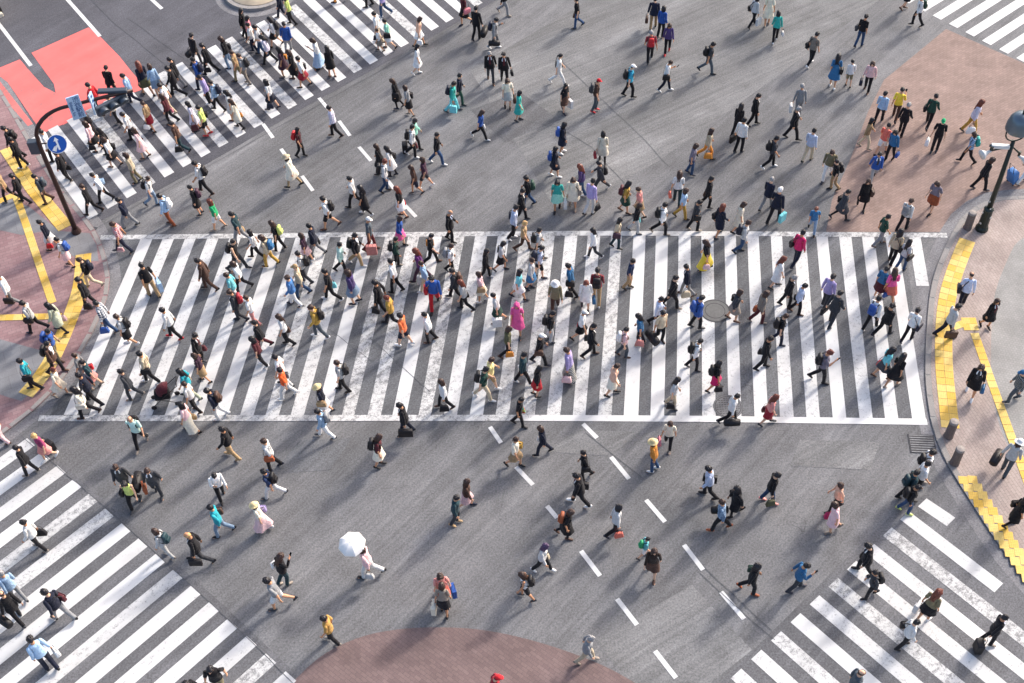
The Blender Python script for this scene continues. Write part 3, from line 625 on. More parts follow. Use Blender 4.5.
# ------------------------------------------------------------------ people: template body
def rotm(axis, a):
    c, s = math.cos(a), math.sin(a)
    m = {'x': ((1, 0, 0), (0, c, -s), (0, s, c)), 'y': ((c, 0, s), (0, 1, 0), (-s, 0, c)), 'z': ((c, -s, 0), (s, c, 0), (0, 0, 1))}[axis]
    return np.array(m, float)
S45 = math.sqrt(0.5)
class Rig: pass
def rig(fem):
    g = Rig(); sw = 0.165 if fem else 0.185; g.fem = fem; g.sw = sw
    J = {'pelvis': (0, 0, 0.93), 'chest': (0, -.005, 1.08), 'neck': (0, -.012, 1.41), 'head': (0, 0.0, 1.49)}
    for s, n in ((1, 'r'), (-1, 'l')):
        sh = np.array((s * sw, -0.012, 1.375)); d = np.array((s * S45, 0, -S45)); el = sh + d * 0.275; wr = el + d * 0.245
        J['uarm_' + n] = sh; J['farm_' + n] = el; J['hand_' + n] = wr
        J['thigh_' + n] = (s * .088, 0, 0.90); J['shin_' + n] = (s * .098, .012, 0.485); J['foot_' + n] = (s * .10, -.012, 0.085)
    g.J = {k: np.array(v, float) for k, v in J.items()}
    E = {'pelvis': (0, 0, 1.06), 'chest': (0, -.01, 1.40), 'neck': (0, 0, 1.49), 'head': (0, .02, 1.68)}
    for s, n in ((1, 'r'), (-1, 'l')):
        d = np.array((s * S45, 0, -S45))
        E['uarm_' + n] = g.J['farm_' + n]; E['farm_' + n] = g.J['hand_' + n]; E['hand_' + n] = g.J['hand_' + n] + d * 0.17
        E['thigh_' + n] = g.J['shin_' + n]; E['shin_' + n] = g.J['foot_' + n]; E['foot_' + n] = g.J['foot_' + n] + np.array((s * .015, .17, -.06))
    g.E = {k: np.array(v, float) for k, v in E.items()}
    return g
BONES = ['pelvis', 'chest', 'neck', 'head'] + [a + s for s in ('_r', '_l') for a in ('uarm', 'farm', 'hand', 'thigh', 'shin', 'foot')]
BI = {b_: i for i, b_ in enumerate(BONES)}
PAR = {'chest': 'pelvis', 'neck': 'chest', 'head': 'neck', 'uarm_r': 'chest', 'farm_r': 'uarm_r', 'hand_r': 'farm_r', 'thigh_r': 'pelvis', 'shin_r': 'thigh_r', 'foot_r': 'shin_r',
       'uarm_l': 'chest', 'farm_l': 'uarm_l', 'hand_l': 'farm_l', 'thigh_l': 'pelvis', 'shin_l': 'thigh_l', 'foot_l': 'shin_l'}
def weights(g, V, bones, soft=0.022):
    V = np.array(V, float); D = np.full((len(V), len(BONES)), 1e3)
    for b_ in bones:
        a, e = g.J[b_], g.E[b_]; d = e - a; L = d.dot(d); t = np.clip(((V - a) @ d) / L, 0, 1); D[:, BI[b_]] = np.linalg.norm(V - (a + t[:, None] * d), axis=1)
        if b_ == 'chest': D[:, BI[b_]] *= 0.72
        if b_ == 'pelvis': D[:, BI[b_]] *= 0.85
    W = np.exp(-(D - D.min(1, keepdims=True)) / soft); W[W < 0.02] = 0
    return W / W.sum(1, keepdims=True)
def rings(prof, n=20, power=2.0):
    """torso style loft: (z, rx, ry, yc)"""
    V, F = [], []
    for z, rx, ry, yc in prof:
        for k in range(n): t = 2 * math.pi * k / n; V.append((rx * math.sin(t), yc + ry * math.cos(t), z))
    for i in range(len(prof) - 1):
        for k in range(n): F.append((i * n + k, (i + 1) * n + k, (i + 1) * n + (k + 1) % n, i * n + (k + 1) % n))
    return V, F
def body_template(g):
    f = g.fem; hw = 1.06 if f else 1.0; cw = 0.88 if f else 1.0; aw = 0.86 if f else 1.0
    parts = []
    prof = [(0.83, .11 * hw, .095, 0), (0.90, .165 * hw, .118, -.008), (0.97, .162 * hw, .115, -.008), (1.05, .142 * cw, .10, 0), (1.12, .140 * cw, .100, .003), (1.20, .155 * cw, .112, .008), (1.28, .168 * cw, .118 if f else .115, .008), (1.345, .172 * cw, .105, -.004), (1.39, .135 * cw, .085, -.014), (1.425, .072, .062, -.014), (1.50, .054, .058, .000), (1.54, .052, .058, .004)]
    V, F = rings(prof, 24); n = 24; F.append(tuple(range(n))); F.append(tuple(len(V) - 1 - k for k in range(n))); parts.append((V, F))
    parts.append(ball((0, .012, 1.605), (.076, .096, .108), 20, 14))           # skull
    parts.append(ball((0, .045, 1.548), (.055, .058, .062), 14, 10))           # jaw
    parts.append(tube([(0, .104, 1.612), (0, .124, 1.578), (0, .104, 1.570)], [.010, .015, .010], 8))   # nose
    parts.append(ball((0, .096, 1.628), (.05, .014, .010), 10, 6))             # brow
    parts.append(ball((0, .100, 1.540), (.024, .012, .010), 10, 6))            # mouth
    for s, nm in ((1, 'r'), (-1, 'l')):
        parts.append(ball((s * .078, .0, 1.592), (.012, .020, .032), 8, 6))    # ear
        sh, el, wr = g.J['uarm_' + nm], g.J['farm_' + nm], g.J['hand_' + nm]; d = (wr - sh) / np.linalg.norm(wr - sh)
        parts.append(ball(tuple(sh), (.062 * aw, .058, .06), 12, 8))
        parts.append(tube([sh - d * .03, sh + d * .08, el - d * .05, el, el + d * .07, wr - d * .06, wr + d * .02], [.052 * aw, .050 * aw, .042 * aw, .040 * aw, .043 * aw, .030 * aw, .026], 12))
        nn = np.array((-s * S45, 0, -S45)); t = np.array((0, 1.0, 0))
        P = tube([wr - d * .01, wr + d * .03, wr + d * .085, wr + d * .10], [(.024, .018), (.018, .036), (.016, .041), (.012, .036)], 12)
        # orient palm: wide along t, thin along nn
        V2 = []
        for i, q in enumerate(P[0]):
            k = i % 12; ri = i // 12; c = [wr - d * .01, wr + d * .03, wr + d * .085, wr + d * .10][ri]; r1, r2 = [(.024, .018), (.018, .036), (.016, .041), (.012, .036)][ri]
            a = 2 * math.pi * k / 12; V2.append(c + nn * math.cos(a) * r1 + t * math.sin(a) * r2)
        parts.append((V2, P[1]))
        for q, (off, ln) in enumerate(((.031, .068), (.0105, .078), (-.0105, .073), (-.031, .056))):
            b0 = wr + d * .085 + t * off; k1 = b0 + (d * .95 + nn * .3) * ln * .5; k2 = k1 + (d * .75 + nn * .75) * ln * .35; k3 = k2 + (d * .35 + nn * .95) * ln * .25
            parts.append(tube([b0, k1, k2, k3], [.0085, .0082, .0076, .0062], 7))
        b0 = wr + d * .03 + t * .03; k1 = b0 + (d * .55 + t * .75 + nn * .25) * .035; k2 = k1 + (d * .85 + t * .35 + nn * .35) * .035
        parts.append(tube([b0 - t * .012, b0, k1, k2], [.011, .012, .0105, .008], 7))
        hp, kn, an = g.J['thigh_' + nm], g.J['shin_' + nm], g.J['foot_' + nm]
        parts.append(tube([hp + (0, -.005, .05), hp + (s * .002, 0, -.06), hp * .5 + kn * .5, kn + (0, 0, .05), kn, kn + (0, -.012, -.10), kn * .4 + an * .6, an + (0, 0, .03), an + (0, 0, -.05)], [.082 * hw, .088 * hw, .070 * hw, .056, .054, .056, .042, .036, .04], 14))
        parts.append(tube([an + (0, -.05, -.045), an + (0, 0, -.035), an + (s * .006, .08, -.050), an + (s * .012, .15, -.062), an + (s * .014, .185, -.066)], [(.03, .034), (.038, .042), (.042, .030), (.040, .020), (.022, .014)], 12))
    V, F = join(*parts); o = link('tmp', mesh('tmp', V, F))
    m = o.modifiers.new('r', 'REMESH'); m.mode = 'VOXEL'; m.voxel_size = 0.0068; m.use_smooth_shade = True
    m = o.modifiers.new('s', 'SMOOTH'); m.factor = 0.5; m.iterations = 3
    m = o.modifiers.new('d', 'DECIMATE'); m.ratio = 0.034
    dg = bpy.context.evaluated_depsgraph_get(); me = bpy.data.meshes.new_from_object(o.evaluated_get(dg)); bpy.data.objects.remove(o)
    nv = len(me.vertices); C = np.empty(nv * 3); me.vertices.foreach_get('co', C); C = C.reshape(-1, 3)
    F = [tuple(p.vertices) for p in me.polygons]; V = [tuple(c) for c in C]; nf = len(F)
    for s in (-1, 1): V, F = join((V, F), ball((s * .032, .094, 1.607), (.012, .010, .008), 6, 4))
    me = mesh('body_template', V, F, True)
    for m_ in (None, None): me.materials.append(m_)
    idx = np.zeros(len(F), int); idx[nf:] = 1; me.polygons.foreach_set('material_index', idx)
    W = weights(g, V, BONES, 0.018)
    Vn = np.array(V); hm = (Vn[:, 2] > 1.50) & (np.abs(Vn[:, 0]) < .12); W[hm] = 0; W[hm, BI['head']] = 1
    # centre line of every limb and of the trunk, so that covered skin can be drawn in under the clothes
    C = Vn.copy(); cls = np.zeros(len(Vn), int); top = W.argmax(1)
    for i in range(len(Vn)):
        b_ = BONES[top[i]]; a, e = g.J[b_], g.E[b_]; d = e - a; t = np.clip((Vn[i] - a).dot(d) / d.dot(d), 0, 1); C[i] = a + t * d
        if b_[:4] in ('uarm', 'farm'): cls[i] = 1 if b_[:4] == 'uarm' and t < .72 else 2
        elif b_[:4] in ('thig', 'shin'): cls[i] = 3 if b_[:4] == 'thig' else 4
        elif b_[:4] == 'foot': cls[i] = 6
        elif b_ in ('pelvis', 'chest', 'neck') and (Vn[i][2] < 1.40 or abs(Vn[i][0]) > .075): cls[i] = 5; C[i][2] = min(Vn[i][2], 1.37)
    return me, Vn, W, C, cls
def garment(g, name, torso=None, sleeves=None, legs=None, hips=None, skirt=None, seed=0, front=None):
    """assemble one garment mesh and its weights; returns (mesh, verts, weights)"""
    rn = np.random.default_rng(seed); Vs, Fs, Ws = [], [], []; idx = []
    def add(V, F, W, mi=0):
        o = sum(len(x) for x in Vs); Vs.append(np.array(V, float)); Fs.extend(tuple(i + o for i in q) for q in F); Ws.append(W); idx.extend([mi] * len(F) if not hasattr(mi, '__len__') else mi)
    N = 24
    if torso:
        V, F = rings(torso, N); V = np.array(V)
        rr = rn.normal(0, .004, len(V)); V[:, 0] *= 1 + rr; V[:, 1] += rr * .4
        W = weights(g, V, ['pelvis', 'chest', 'uarm_r', 'uarm_l', 'thigh_r', 'thigh_l'], 0.035)
        low = np.clip((1.0 - V[:, 2]) / 0.25, 0, 1)
        if low.max() > 0:   # hems below the hip swing with both thighs
            sx = 0.5 + 0.5 * np.tanh(V[:, 0] / 0.06); Wh = np.zeros_like(W); Wh[:, BI['pelvis']] = 1 - low * .85; Wh[:, BI['thigh_r']] = low * .85 * sx; Wh[:, BI['thigh_l']] = low * .85 * (1 - sx)
            k = (V[:, 2] < 1.0)[:, None]; W = np.where(k, Wh, W)
        mi = []
        for i in range(len(torso) - 1):
            for k in range(N):
                t = (k + .5) / N * 2 * math.pi; t = min(t, 2 * math.pi - t); z = (torso[i][0] + torso[i + 1][0]) / 2
                mi.append(front(t, z) if front else 0)
        add(V, F, W, mi)
    if sleeves:
        ln, r0, r1, r2 = sleeves
        for s, nm in ((1, 'r'), (-1, 'l')):
            sh, el, wr = g.J['uarm_' + nm], g.J['farm_' + nm], g.J['hand_' + nm]; d = (wr - sh) / np.linalg.norm(wr - sh)
            ts = [-.062, -.052, -.025, .02, .08, .16, .24] if ln < .3 else [-.062, -.052, -.025, .02, .10, .20, .265, .30, .40, ln]
            V, F = tube([sh + d * t for t in ts], [np.interp(t, (-.062, -.052, -.025, 0.01, .27, .52), (.008, r0 * .5, r0 * .88, r0, r1, r2)) + (rn.normal(0, .002) if t > 0 else 0) for t in ts], 10, False)
            add(V, F, weights(g, V, ['uarm_' + nm, 'farm_' + nm], 0.022))
    if hips:
        V, F = rings(hips, N); W = np.zeros((len(V), len(BONES))); V = np.array(V); low = np.clip((0.93 - V[:, 2]) / .12, 0, 1); sx = 0.5 + 0.5 * np.tanh(V[:, 0] / 0.05)
        W[:, BI['pelvis']] = 1 - low * .7; W[:, BI['thigh_r']] = low * .7 * sx; W[:, BI['thigh_l']] = low * .7 * (1 - sx); add(V, F, W)
    if legs:
        zend, r0, r1, r2 = legs
        for s, nm in ((1, 'r'), (-1, 'l')):
            hp, kn, an = g.J['thigh_' + nm], g.J['shin_' + nm], g.J['foot_' + nm]
            zs = [z for z in (.95, .88, .80, .70, .60, .53, .485, .44, .36, .26, .17) if z > zend + .02] + [zend]
            P = []
            for z in zs:
                P.append(hp + (kn - hp) * (hp[2] - z) / (hp[2] - kn[2]) if z > kn[2] else kn + (an - kn) * (kn[2] - z) / (kn[2] - an[2]))
            rad = [np.interp(-z, (-.95, -.82, -.485, -.08), (r0 * .96, r0, r1, r2)) * (1 + rn.normal(0, .02)) for z in zs]
            V, F = tube(P, rad, 12, False); W = weights(g, V, ['pelvis', 'thigh_' + nm, 'shin_' + nm], 0.03); add(V, F, W)
    if skirt:
        z1, flare, pleat, z0 = skirt; n = 28; zs = np.linspace(z0, z1, 9); V, F = [], []
        for z in zs:
            u = (z0 - z) / (z0 - z1); ex = np.interp(z, (.80, .92, 1.04), (.176, .172, .142)) if not g.fem else np.interp(z, (.80, .92, 1.04), (.18, .178, .135))
            for k in range(n):
                t = 2 * math.pi * k / n; fl = flare * u ** 1.3 * (1 + pleat * math.sin(t * 7 + seed) * u); V.append(((ex + .014 + fl) * math.sin(t), (ex * .72 + .02 + fl) * math.cos(t) - .004, z))
        for i in range(8):
            for k in range(n): F.append((i * n + k, (i + 1) * n + k, (i + 1) * n + (k + 1) % n, i * n + (k + 1) % n))
        V = np.array(V); W = np.zeros((len(V), len(BONES))); low = np.clip((0.95 - V[:, 2]) / .30, 0, 1); sx = 0.5 + 0.5 * np.tanh(V[:, 0] / 0.07)
        W[:, BI['pelvis']] = 1 - low * .8; W[:, BI['thigh_r']] = low * .8 * sx; W[:, BI['thigh_l']] = low * .8 * (1 - sx); add(V, F, W)
    V = np.concatenate(Vs); me = mesh(name, V, Fs, True); me.polygons.foreach_set('material_index', np.array(idx, int))
    for _ in range(3 if front else 1): me.materials.append(None)
    return me, V, np.concatenate(Ws)
def top_prof(f, hem, loose=0.012, flare=0.0):
    cw = 0.88 if f else 1.0; hw = 1.06 if f else 1.0; e = loose
    base = [(1.455, .060 + e * .5, .062 + e * .5, -.012), (1.425, .095, .078, -.014), (1.40, .130 * cw + e, .090 + e * .6, -.014), (1.365, .165 * cw + e, .104 + e, -.008), (1.31, .174 * cw + e, .116 + e, .004), (1.24, .166 * cw + e, .120 + e, .010), (1.16, .155 * cw + e * 1.5, .112 + e * 1.4, .006), (1.08, .152 * cw + e * 1.7, .110 + e * 1.6, .002), (1.00, .166 * hw * .97 + e * 1.4, .118 + e * 1.4, -.004), (.94, .172 * hw + e * 1.5 + flare * .3, .124 + e * 1.5 + flare * .3, -.006)]
    z = .94
    while z - .09 > hem: z -= .09; u = (.94 - z) / .5; base.append((z, .176 * hw + e * 1.5 + flare * u, .130 + e * 1.5 + flare * u, -.004))
    out = [p for p in base if p[0] > hem + .02]; q = out[-1]; out.append((hem, q[1] + .002, q[2] + .002, q[3]))
    return out
def suit_front(t, z):
    if t < 0.14 and z > 1.1: return 2
    if t < (0.52 if z > 1.3 else 0.28) and z > 1.08: return 1
    return 0
RIGS, BODY, GARM = {}, {}, {}
for fem in (0, 1):
    g = rig(fem); RIGS[fem] = g; BODY[fem] = body_template(g); k = fem
    GARM['t', k] = garment(g, 'tee', top_prof(fem, .90, .010), (.22, .060, .062, .064), seed=1)
    GARM['v', k] = garment(g, 'vest', top_prof(fem, .93, .006), None, seed=2)
    GARM['l', k] = garment(g, 'shirt', top_prof(fem, .88, .013), (.50, .060, .053, .041), seed=3)
    GARM['j', k] = garment(g, 'jacket', top_prof(fem, .80, .020, .03), (.505, .064, .057, .046), seed=4, front=suit_front)
    GARM['c', k] = garment(g, 'coat', top_prof(fem, .56, .022, .10), (.51, .064, .058, .049), seed=5)
    GARM['d', k] = garment(g, 'dress', top_prof(fem, .96, .008), (.20, .057, .060, .062), skirt=(.52, .085, .10, 1.02), seed=6)
    GARM['bt', k] = garment(g, 'trousers', legs=(.075, .094, .070, .062), hips=[(1.03, .158, .116, -.004), (.97, .176, .126, -.008), (.90, .182, .130, -.008), (.84, .172, .126, -.004), (.79, .11, .10, 0)], seed=7)
    GARM['bh', k] = garment(g, 'shorts', legs=(.52, .098, .082, .09), hips=[(1.03, .158, .116, -.004), (.97, .176, .126, -.008), (.90, .182, .130, -.008), (.84, .172, .126, -.004), (.79, .11, .10, 0)], seed=8)
    GARM['bs', k] = garment(g, 'skirt', skirt=(.56, .065, .14, 1.03), seed=9)
    GARM['bm', k] = garment(g, 'long_skirt', skirt=(.24, .11, .16, 1.03), seed=10)
    GARM['bb', k] = garment(g, 'tights', legs=(.085, .091, .058, .040), hips=[(1.0, .168, .120, -.006), (.90, .176, .124, -.008), (.83, .15, .11, 0), (.79, .1, .09, 0)], seed=11)
# shoes (relative to the ankle joint)
def shoe_mesh():
    V, F = tube([(0, -.085, -.035), (0, -.06, -.030), (0, 0, -.02), (.006, .07, -.040), (.012, .13, -.052), (.014, .175, -.058), (.014, .20, -.060)], [(.012, .02), (.040, .050), (.046, .058), (.050, .042), (.048, .030), (.038, .022), (.012, .012)], 12)
    V = [(x, y, max(z, -.083)) for x, y, z in V]; return mesh('shoe', V, F, True)
SHOE = shoe_mesh(); SHOE.materials.append(None)
# hair and hats (relative to the head joint, rest pose)
def hair_mesh(style, seed=0):        # q, r: flat hair worn under caps and hats
    rn = np.random.default_rng(seed); n = 22; c = np.array((0, .012, .115)); V, F = [], []; m = 8
    for j in range(m + 1):
        for k in range(n):
            t = 2 * math.pi * k / n; fr = 0.5 + 0.5 * math.cos(t)       # 1 = front
            lim = {'q': 2.1 - 0.95 * fr ** 2.0, 'r': 2.4 - 1.3 * fr ** 4, 's': 2.12 - 1.05 * fr ** 2.2, 'o': 2.4 - 1.30 * fr ** 4, 'l': 2.4 - 1.35 * fr ** 4, 'b': 2.0 - 0.9 * fr}.get(style, 2.05 - 1.15 * fr ** 1.6)
            start = 1.05 if style == 'b' else 0.0
            a = start + (lim - start) * j / m; th = (.006 if style in 'bqr' else 0.021) + rn.normal(0, .007); th += 0.012 * (style in 'olr') * (j > 3)
            if j == m: th *= .35
            V.append(c + np.array(((.076 + th) * math.sin(a) * math.sin(t), (.098 + th) * math.sin(a) * math.cos(t), (.108 + th * 1.1) * math.cos(a))))
    for j in range(m):
        for k in range(n): F.append((j * n + k, (j + 1) * n + k, (j + 1) * n + (k + 1) % n, j * n + (k + 1) % n))
    parts = [(V, F)]
    def lock(p, r): parts.append(tube(p, r, 8))
    if style not in 'bqr':
        for q in range(30):
            t = rn.uniform(0, 2 * math.pi); fr = 0.5 + 0.5 * math.cos(t); a = rn.uniform(.15, 1.75 - .75 * fr); e = np.array((math.sin(a) * math.sin(t), math.sin(a) * math.cos(t), math.cos(a)))
            p0 = c + e * (.088, .108, .118); tg = np.array((math.cos(a) * math.sin(t), math.cos(a) * math.cos(t), -math.sin(a))) + rn.normal(0, .35, 3)
            lock([p0 - tg * .015, p0 + tg * .02 + e * .006, p0 + tg * .045 + e * rn.uniform(-.006, .006)], [(.015, .008), (.017, .009), (.005, .004)])
    if style in ('o', 'l', 'r'):
        end = -.06 if style != 'l' else -.24
        for k in range(11):
            t = math.pi * (0.42 + 1.16 * k / 10); x, y = math.sin(t), math.cos(t); w = rn.normal(0, .006, 3)
            o = np.array((.082 * x, .014 + .098 * y, .11)); e = end + rn.normal(0, .018)
            back = -.03 if style == 'l' else 0.0
            lock([o, o + np.array((.012 * x, .010 * y, -.07)), o + np.array((.010 * x + w[0], back * .4 + .006 * y, (e - .11) * .55)), np.array((o[0] * .92 + w[1], o[1] * .9 + back, e))], [(.022, .020), (.026, .022), (.024, .018), (.008, .008)])
    if style == 'p': lock([(0, -.085, .15), (0, -.13, .13), (0, -.135, .03), (0, -.11, -.09)], [.018, .028, .024, .006])
    if style == 'u': parts.append(ball((0, -.075, .205), (.042, .042, .036), 10, 7))
    V, F = join(*parts); me = mesh('hair', V, F, True); me.materials.append(None); return me
HAIR = {s: [hair_mesh(s, i) for i in range(3)] for s in 'slopubqr'}
V1, F1 = ball((0, .012, .135), (.094, .112, .108), 18, 10)
keep = [f for f in F1 if np.mean([V1[i][2] for i in f]) > .135]
bv, bf = tube([(0, .10, .150), (0, .15, .142), (0, .19, .130)], [(.075, .008), (.065, .006), (.03, .004)], 10)
CAP = mesh('cap', *join((V1, keep), (bv, bf)), True); CAP.materials.append(None)
sv, sf = [], []
for r, z in ((.165, .112), (.178, .120), (.165, .128), (.110, .148), (.098, .165), (.092, .215), (.060, .245), (.005, .250)):
    for k in range(24): t = 2 * math.pi * k / 24; sv.append((r * math.sin(t), .012 + r * 1.08 * math.cos(t), z + .008 * math.sin(3 * t) * (r > .15)))
for i in range(7):
    for k in range(24): sf.append((i * 24 + k, i * 24 + (k + 1) % 24, (i + 1) * 24 + (k + 1) % 24, (i + 1) * 24 + k))
SUNHAT = mesh('sun_hat', sv, sf, True); SUNHAT.materials.append(None)

# ------------------------------------------------------------------ bags (shared meshes, origin noted per kind)
def M0(name, VF, smooth=True):
    me = mesh(name, VF[0], VF[1], smooth); me.materials.append(None); return me
def loop(pts, r, n=5): return tube(pts, r, n, True)
def arcp(w, h, z, y=0.0, n=8): return [(w / 2 * math.cos(a), y, z + h * math.sin(a)) for a in np.linspace(0, math.pi, n)]
BAG = {
 'bp': dict(name='backpack', body=M0('backpack', boxv(.29, .15, .42, (0, -.075, 0), .86, .045)), parts=[('pocket', M0('pocket', boxv(.22, .05, .18, (0, -.165, -.09), .9, .018))), ('strap', M0('strap', loop([(.10, -.01, .17), (.115, .10, .225), (.12, .235, .10), (.125, .235, -.03), (.12, .05, -.17), (.11, -.02, -.18)], (.022, .006)))), ('strap', M0('strap2', loop([(-.10, -.01, .17), (-.115, .10, .225), (-.12, .235, .10), (-.125, .235, -.03), (-.12, .05, -.17), (-.11, -.02, -.18)], (.022, .006))))]),
 'sb': dict(name='shoulder_bag', body=M0('shoulder_bag', boxv(.13, .34, .26, (.07, 0, 0), .88, .03)), parts=[('flap', M0('flap', boxv(.02, .33, .14, (.138, 0, .06), .95, .008))), ('strap', M0('long_strap', loop([(.05, .13, .11), (.0, .15, .25), (-.09, .12, .42), (-.17, .02, .47), (-.14, -.11, .40), (.0, -.15, .25), (.05, -.13, .11)], (.018, .005))))]),
 'hb': dict(name='handbag', body=M0('handbag', boxv(.14, .32, .24, (0, 0, -.27), .72, .03)), parts=[('handle', M0('handle', loop([(.03, p[0] * .8, p[2]) for p in arcp(.22, .16, -.16)], .008))), ('handle', M0('handle2', loop([(-.03, p[0] * .8, p[2]) for p in arcp(.22, .16, -.16)], .008)))]),
 'pb': dict(name='paper_bag', body=M0('paper_bag', boxv(.13, .33, .38, (0, 0, -.34), 1.0, .006), False), parts=[('handle', M0('handle3', loop([(.05, p[0] * .6, p[2]) for p in arcp(.22, .15, -.15)], .006))), ('handle', M0('handle4', loop([(-.05, p[0] * .6, p[2]) for p in arcp(.22, .15, -.15)], .006)))]),
 'br': dict(name='briefcase', body=M0('briefcase', boxv(.10, .40, .28, (0, 0, -.19), .96, .018)), parts=[('handle', M0('handle5', loop([(0, p[0] * .9, p[2]) for p in arcp(.16, .06, -.055)], .011))), ('flap', M0('flap2', boxv(.012, .38, .13, (.055, 0, -.12), 1, .004)))]),
 'df': dict(name='duffel_bag', body=M0('duffel', tube([(0, -.30, -.24), (0, -.27, -.24), (0, 0, -.24), (0, .27, -.24), (0, .30, -.24)], [(.07, .08), (.13, .14), (.14, .155), (.13, .14), (.07, .08)], 14)), parts=[('handle', M0('handle6', loop([(.05, p[0], p[2]) for p in arcp(.26, .12, -.12)], .011))), ('handle', M0('handle7', loop([(-.05, p[0], p[2]) for p in arcp(.26, .12, -.12)], .011)))]),
 'sc': dict(name='suitcase', body=M0('suitcase', boxv(.36, .24, .52, (0, 0, .32), 1.0, .035)), parts=[('pull_handle', M0('pull', loop([(-.10, .09, .56), (-.10, .09, .95), (.10, .09, .95), (.10, .09, .56)], .012))), ('wheel', M0('wheel_a', ball((-.13, .08, .03), .03, 8, 5))), ('wheel', M0('wheel_b', ball((.13, .08, .03), .03, 8, 5)))]),
}
PHONE = M0('phone', boxv(.072, .010, .145, bev=.004), False)
M_PHONE = plain('phone_glass', lin('16181c'), 0.15)
M_STRAP = plain('bag_strap_dark', lin('2a2627'), 0.6)

# ------------------------------------------------------------------ posing
def pose(g, P):
    M = {}
    rot = {b_: np.eye(3) for b_ in BONES}
    rot['pelvis'] = rotm('z', P['tw']) @ rotm('x', -P['lean'] * .5); rot['chest'] = rotm('z', -1.8 * P['tw']) @ rotm('x', -P['lean'])
    rot['head'] = rotm('z', P['hy']) @ rotm('x', -P['hp'])
    for s, n in ((1, 'r'), (-1, 'l')):
        ab = P['ab_' + n]; ry = rotm('y', s * (math.pi / 4 - ab)); rot['uarm_' + n] = rotm('x', P['sw_' + n]) @ ry
        rot['farm_' + n] = ry.T @ rotm('z', s * P.get('in_' + n, 0)) @ rotm('x', P['el_' + n]) @ ry
        rot['thigh_' + n] = rotm('x', P['th_' + n]); rot['shin_' + n] = rotm('x', -P['kn_' + n]); rot['foot_' + n] = rotm('x', P['ft_' + n])
    for b_ in BONES:
        A = np.eye(4); j = g.J[b_]; A[:3, :3] = rot[b_]; A[:3, 3] = j - rot[b_] @ j
        M[b_] = M[PAR[b_]] @ A if b_ in PAR else A
    # drop the figure onto its lower sole and centre it over both feet
    pts = []
    for n in 'rl':
        for q in ((0, -.08, 0.0), (0, .19, 0.0)): p = g.J['foot_' + n] * (1, 1, 0) + q; pts.append((M['foot_' + n] @ np.append(p, 1))[:3])
    pts = np.array(pts); sh = np.eye(4); sh[2, 3] = -pts[:, 2].min(); sh[:2, 3] = -pts[:, :2].mean(0)
    return {b_: sh @ M[b_] for b_ in BONES}
def lbs(V, W, M):
    A = np.stack([M[b_][:3] for b_ in BONES]); T = np.einsum('vb,bij->vij', W, A)
    return np.einsum('vij,vj->vi', T[:, :, :3], V) + T[:, :, 3]
def put(name, tmpl, arr, mats, parent):
    me = tmpl.copy(); me.vertices.foreach_set('co', arr.astype(np.float32).ravel()); me.update()
    for i, m in enumerate(mats): me.materials[i] = m
    o = bpy.data.objects.new(name, me); COL.objects.link(o)
    if parent: o.parent = parent
    return o
def rigid(name, me, mat, M4, parent):
    o = bpy.data.objects.new(name, me); COL.objects.link(o); o.parent = parent; o.matrix_local = Matrix(M4.tolist())
    o.material_slots[0].link = 'OBJECT'; o.material_slots[0].material = mat
    return o
def slot(o, mat):
    o.material_slots[0].link = 'OBJECT'; o.material_slots[0].material = mat
TOPN = dict(t='shirt', v='vest', l='shirt', j='jacket', c='coat', d='dress'); BOTN = dict(t='trousers', h='shorts', s='skirt', m='skirt', b='tights')

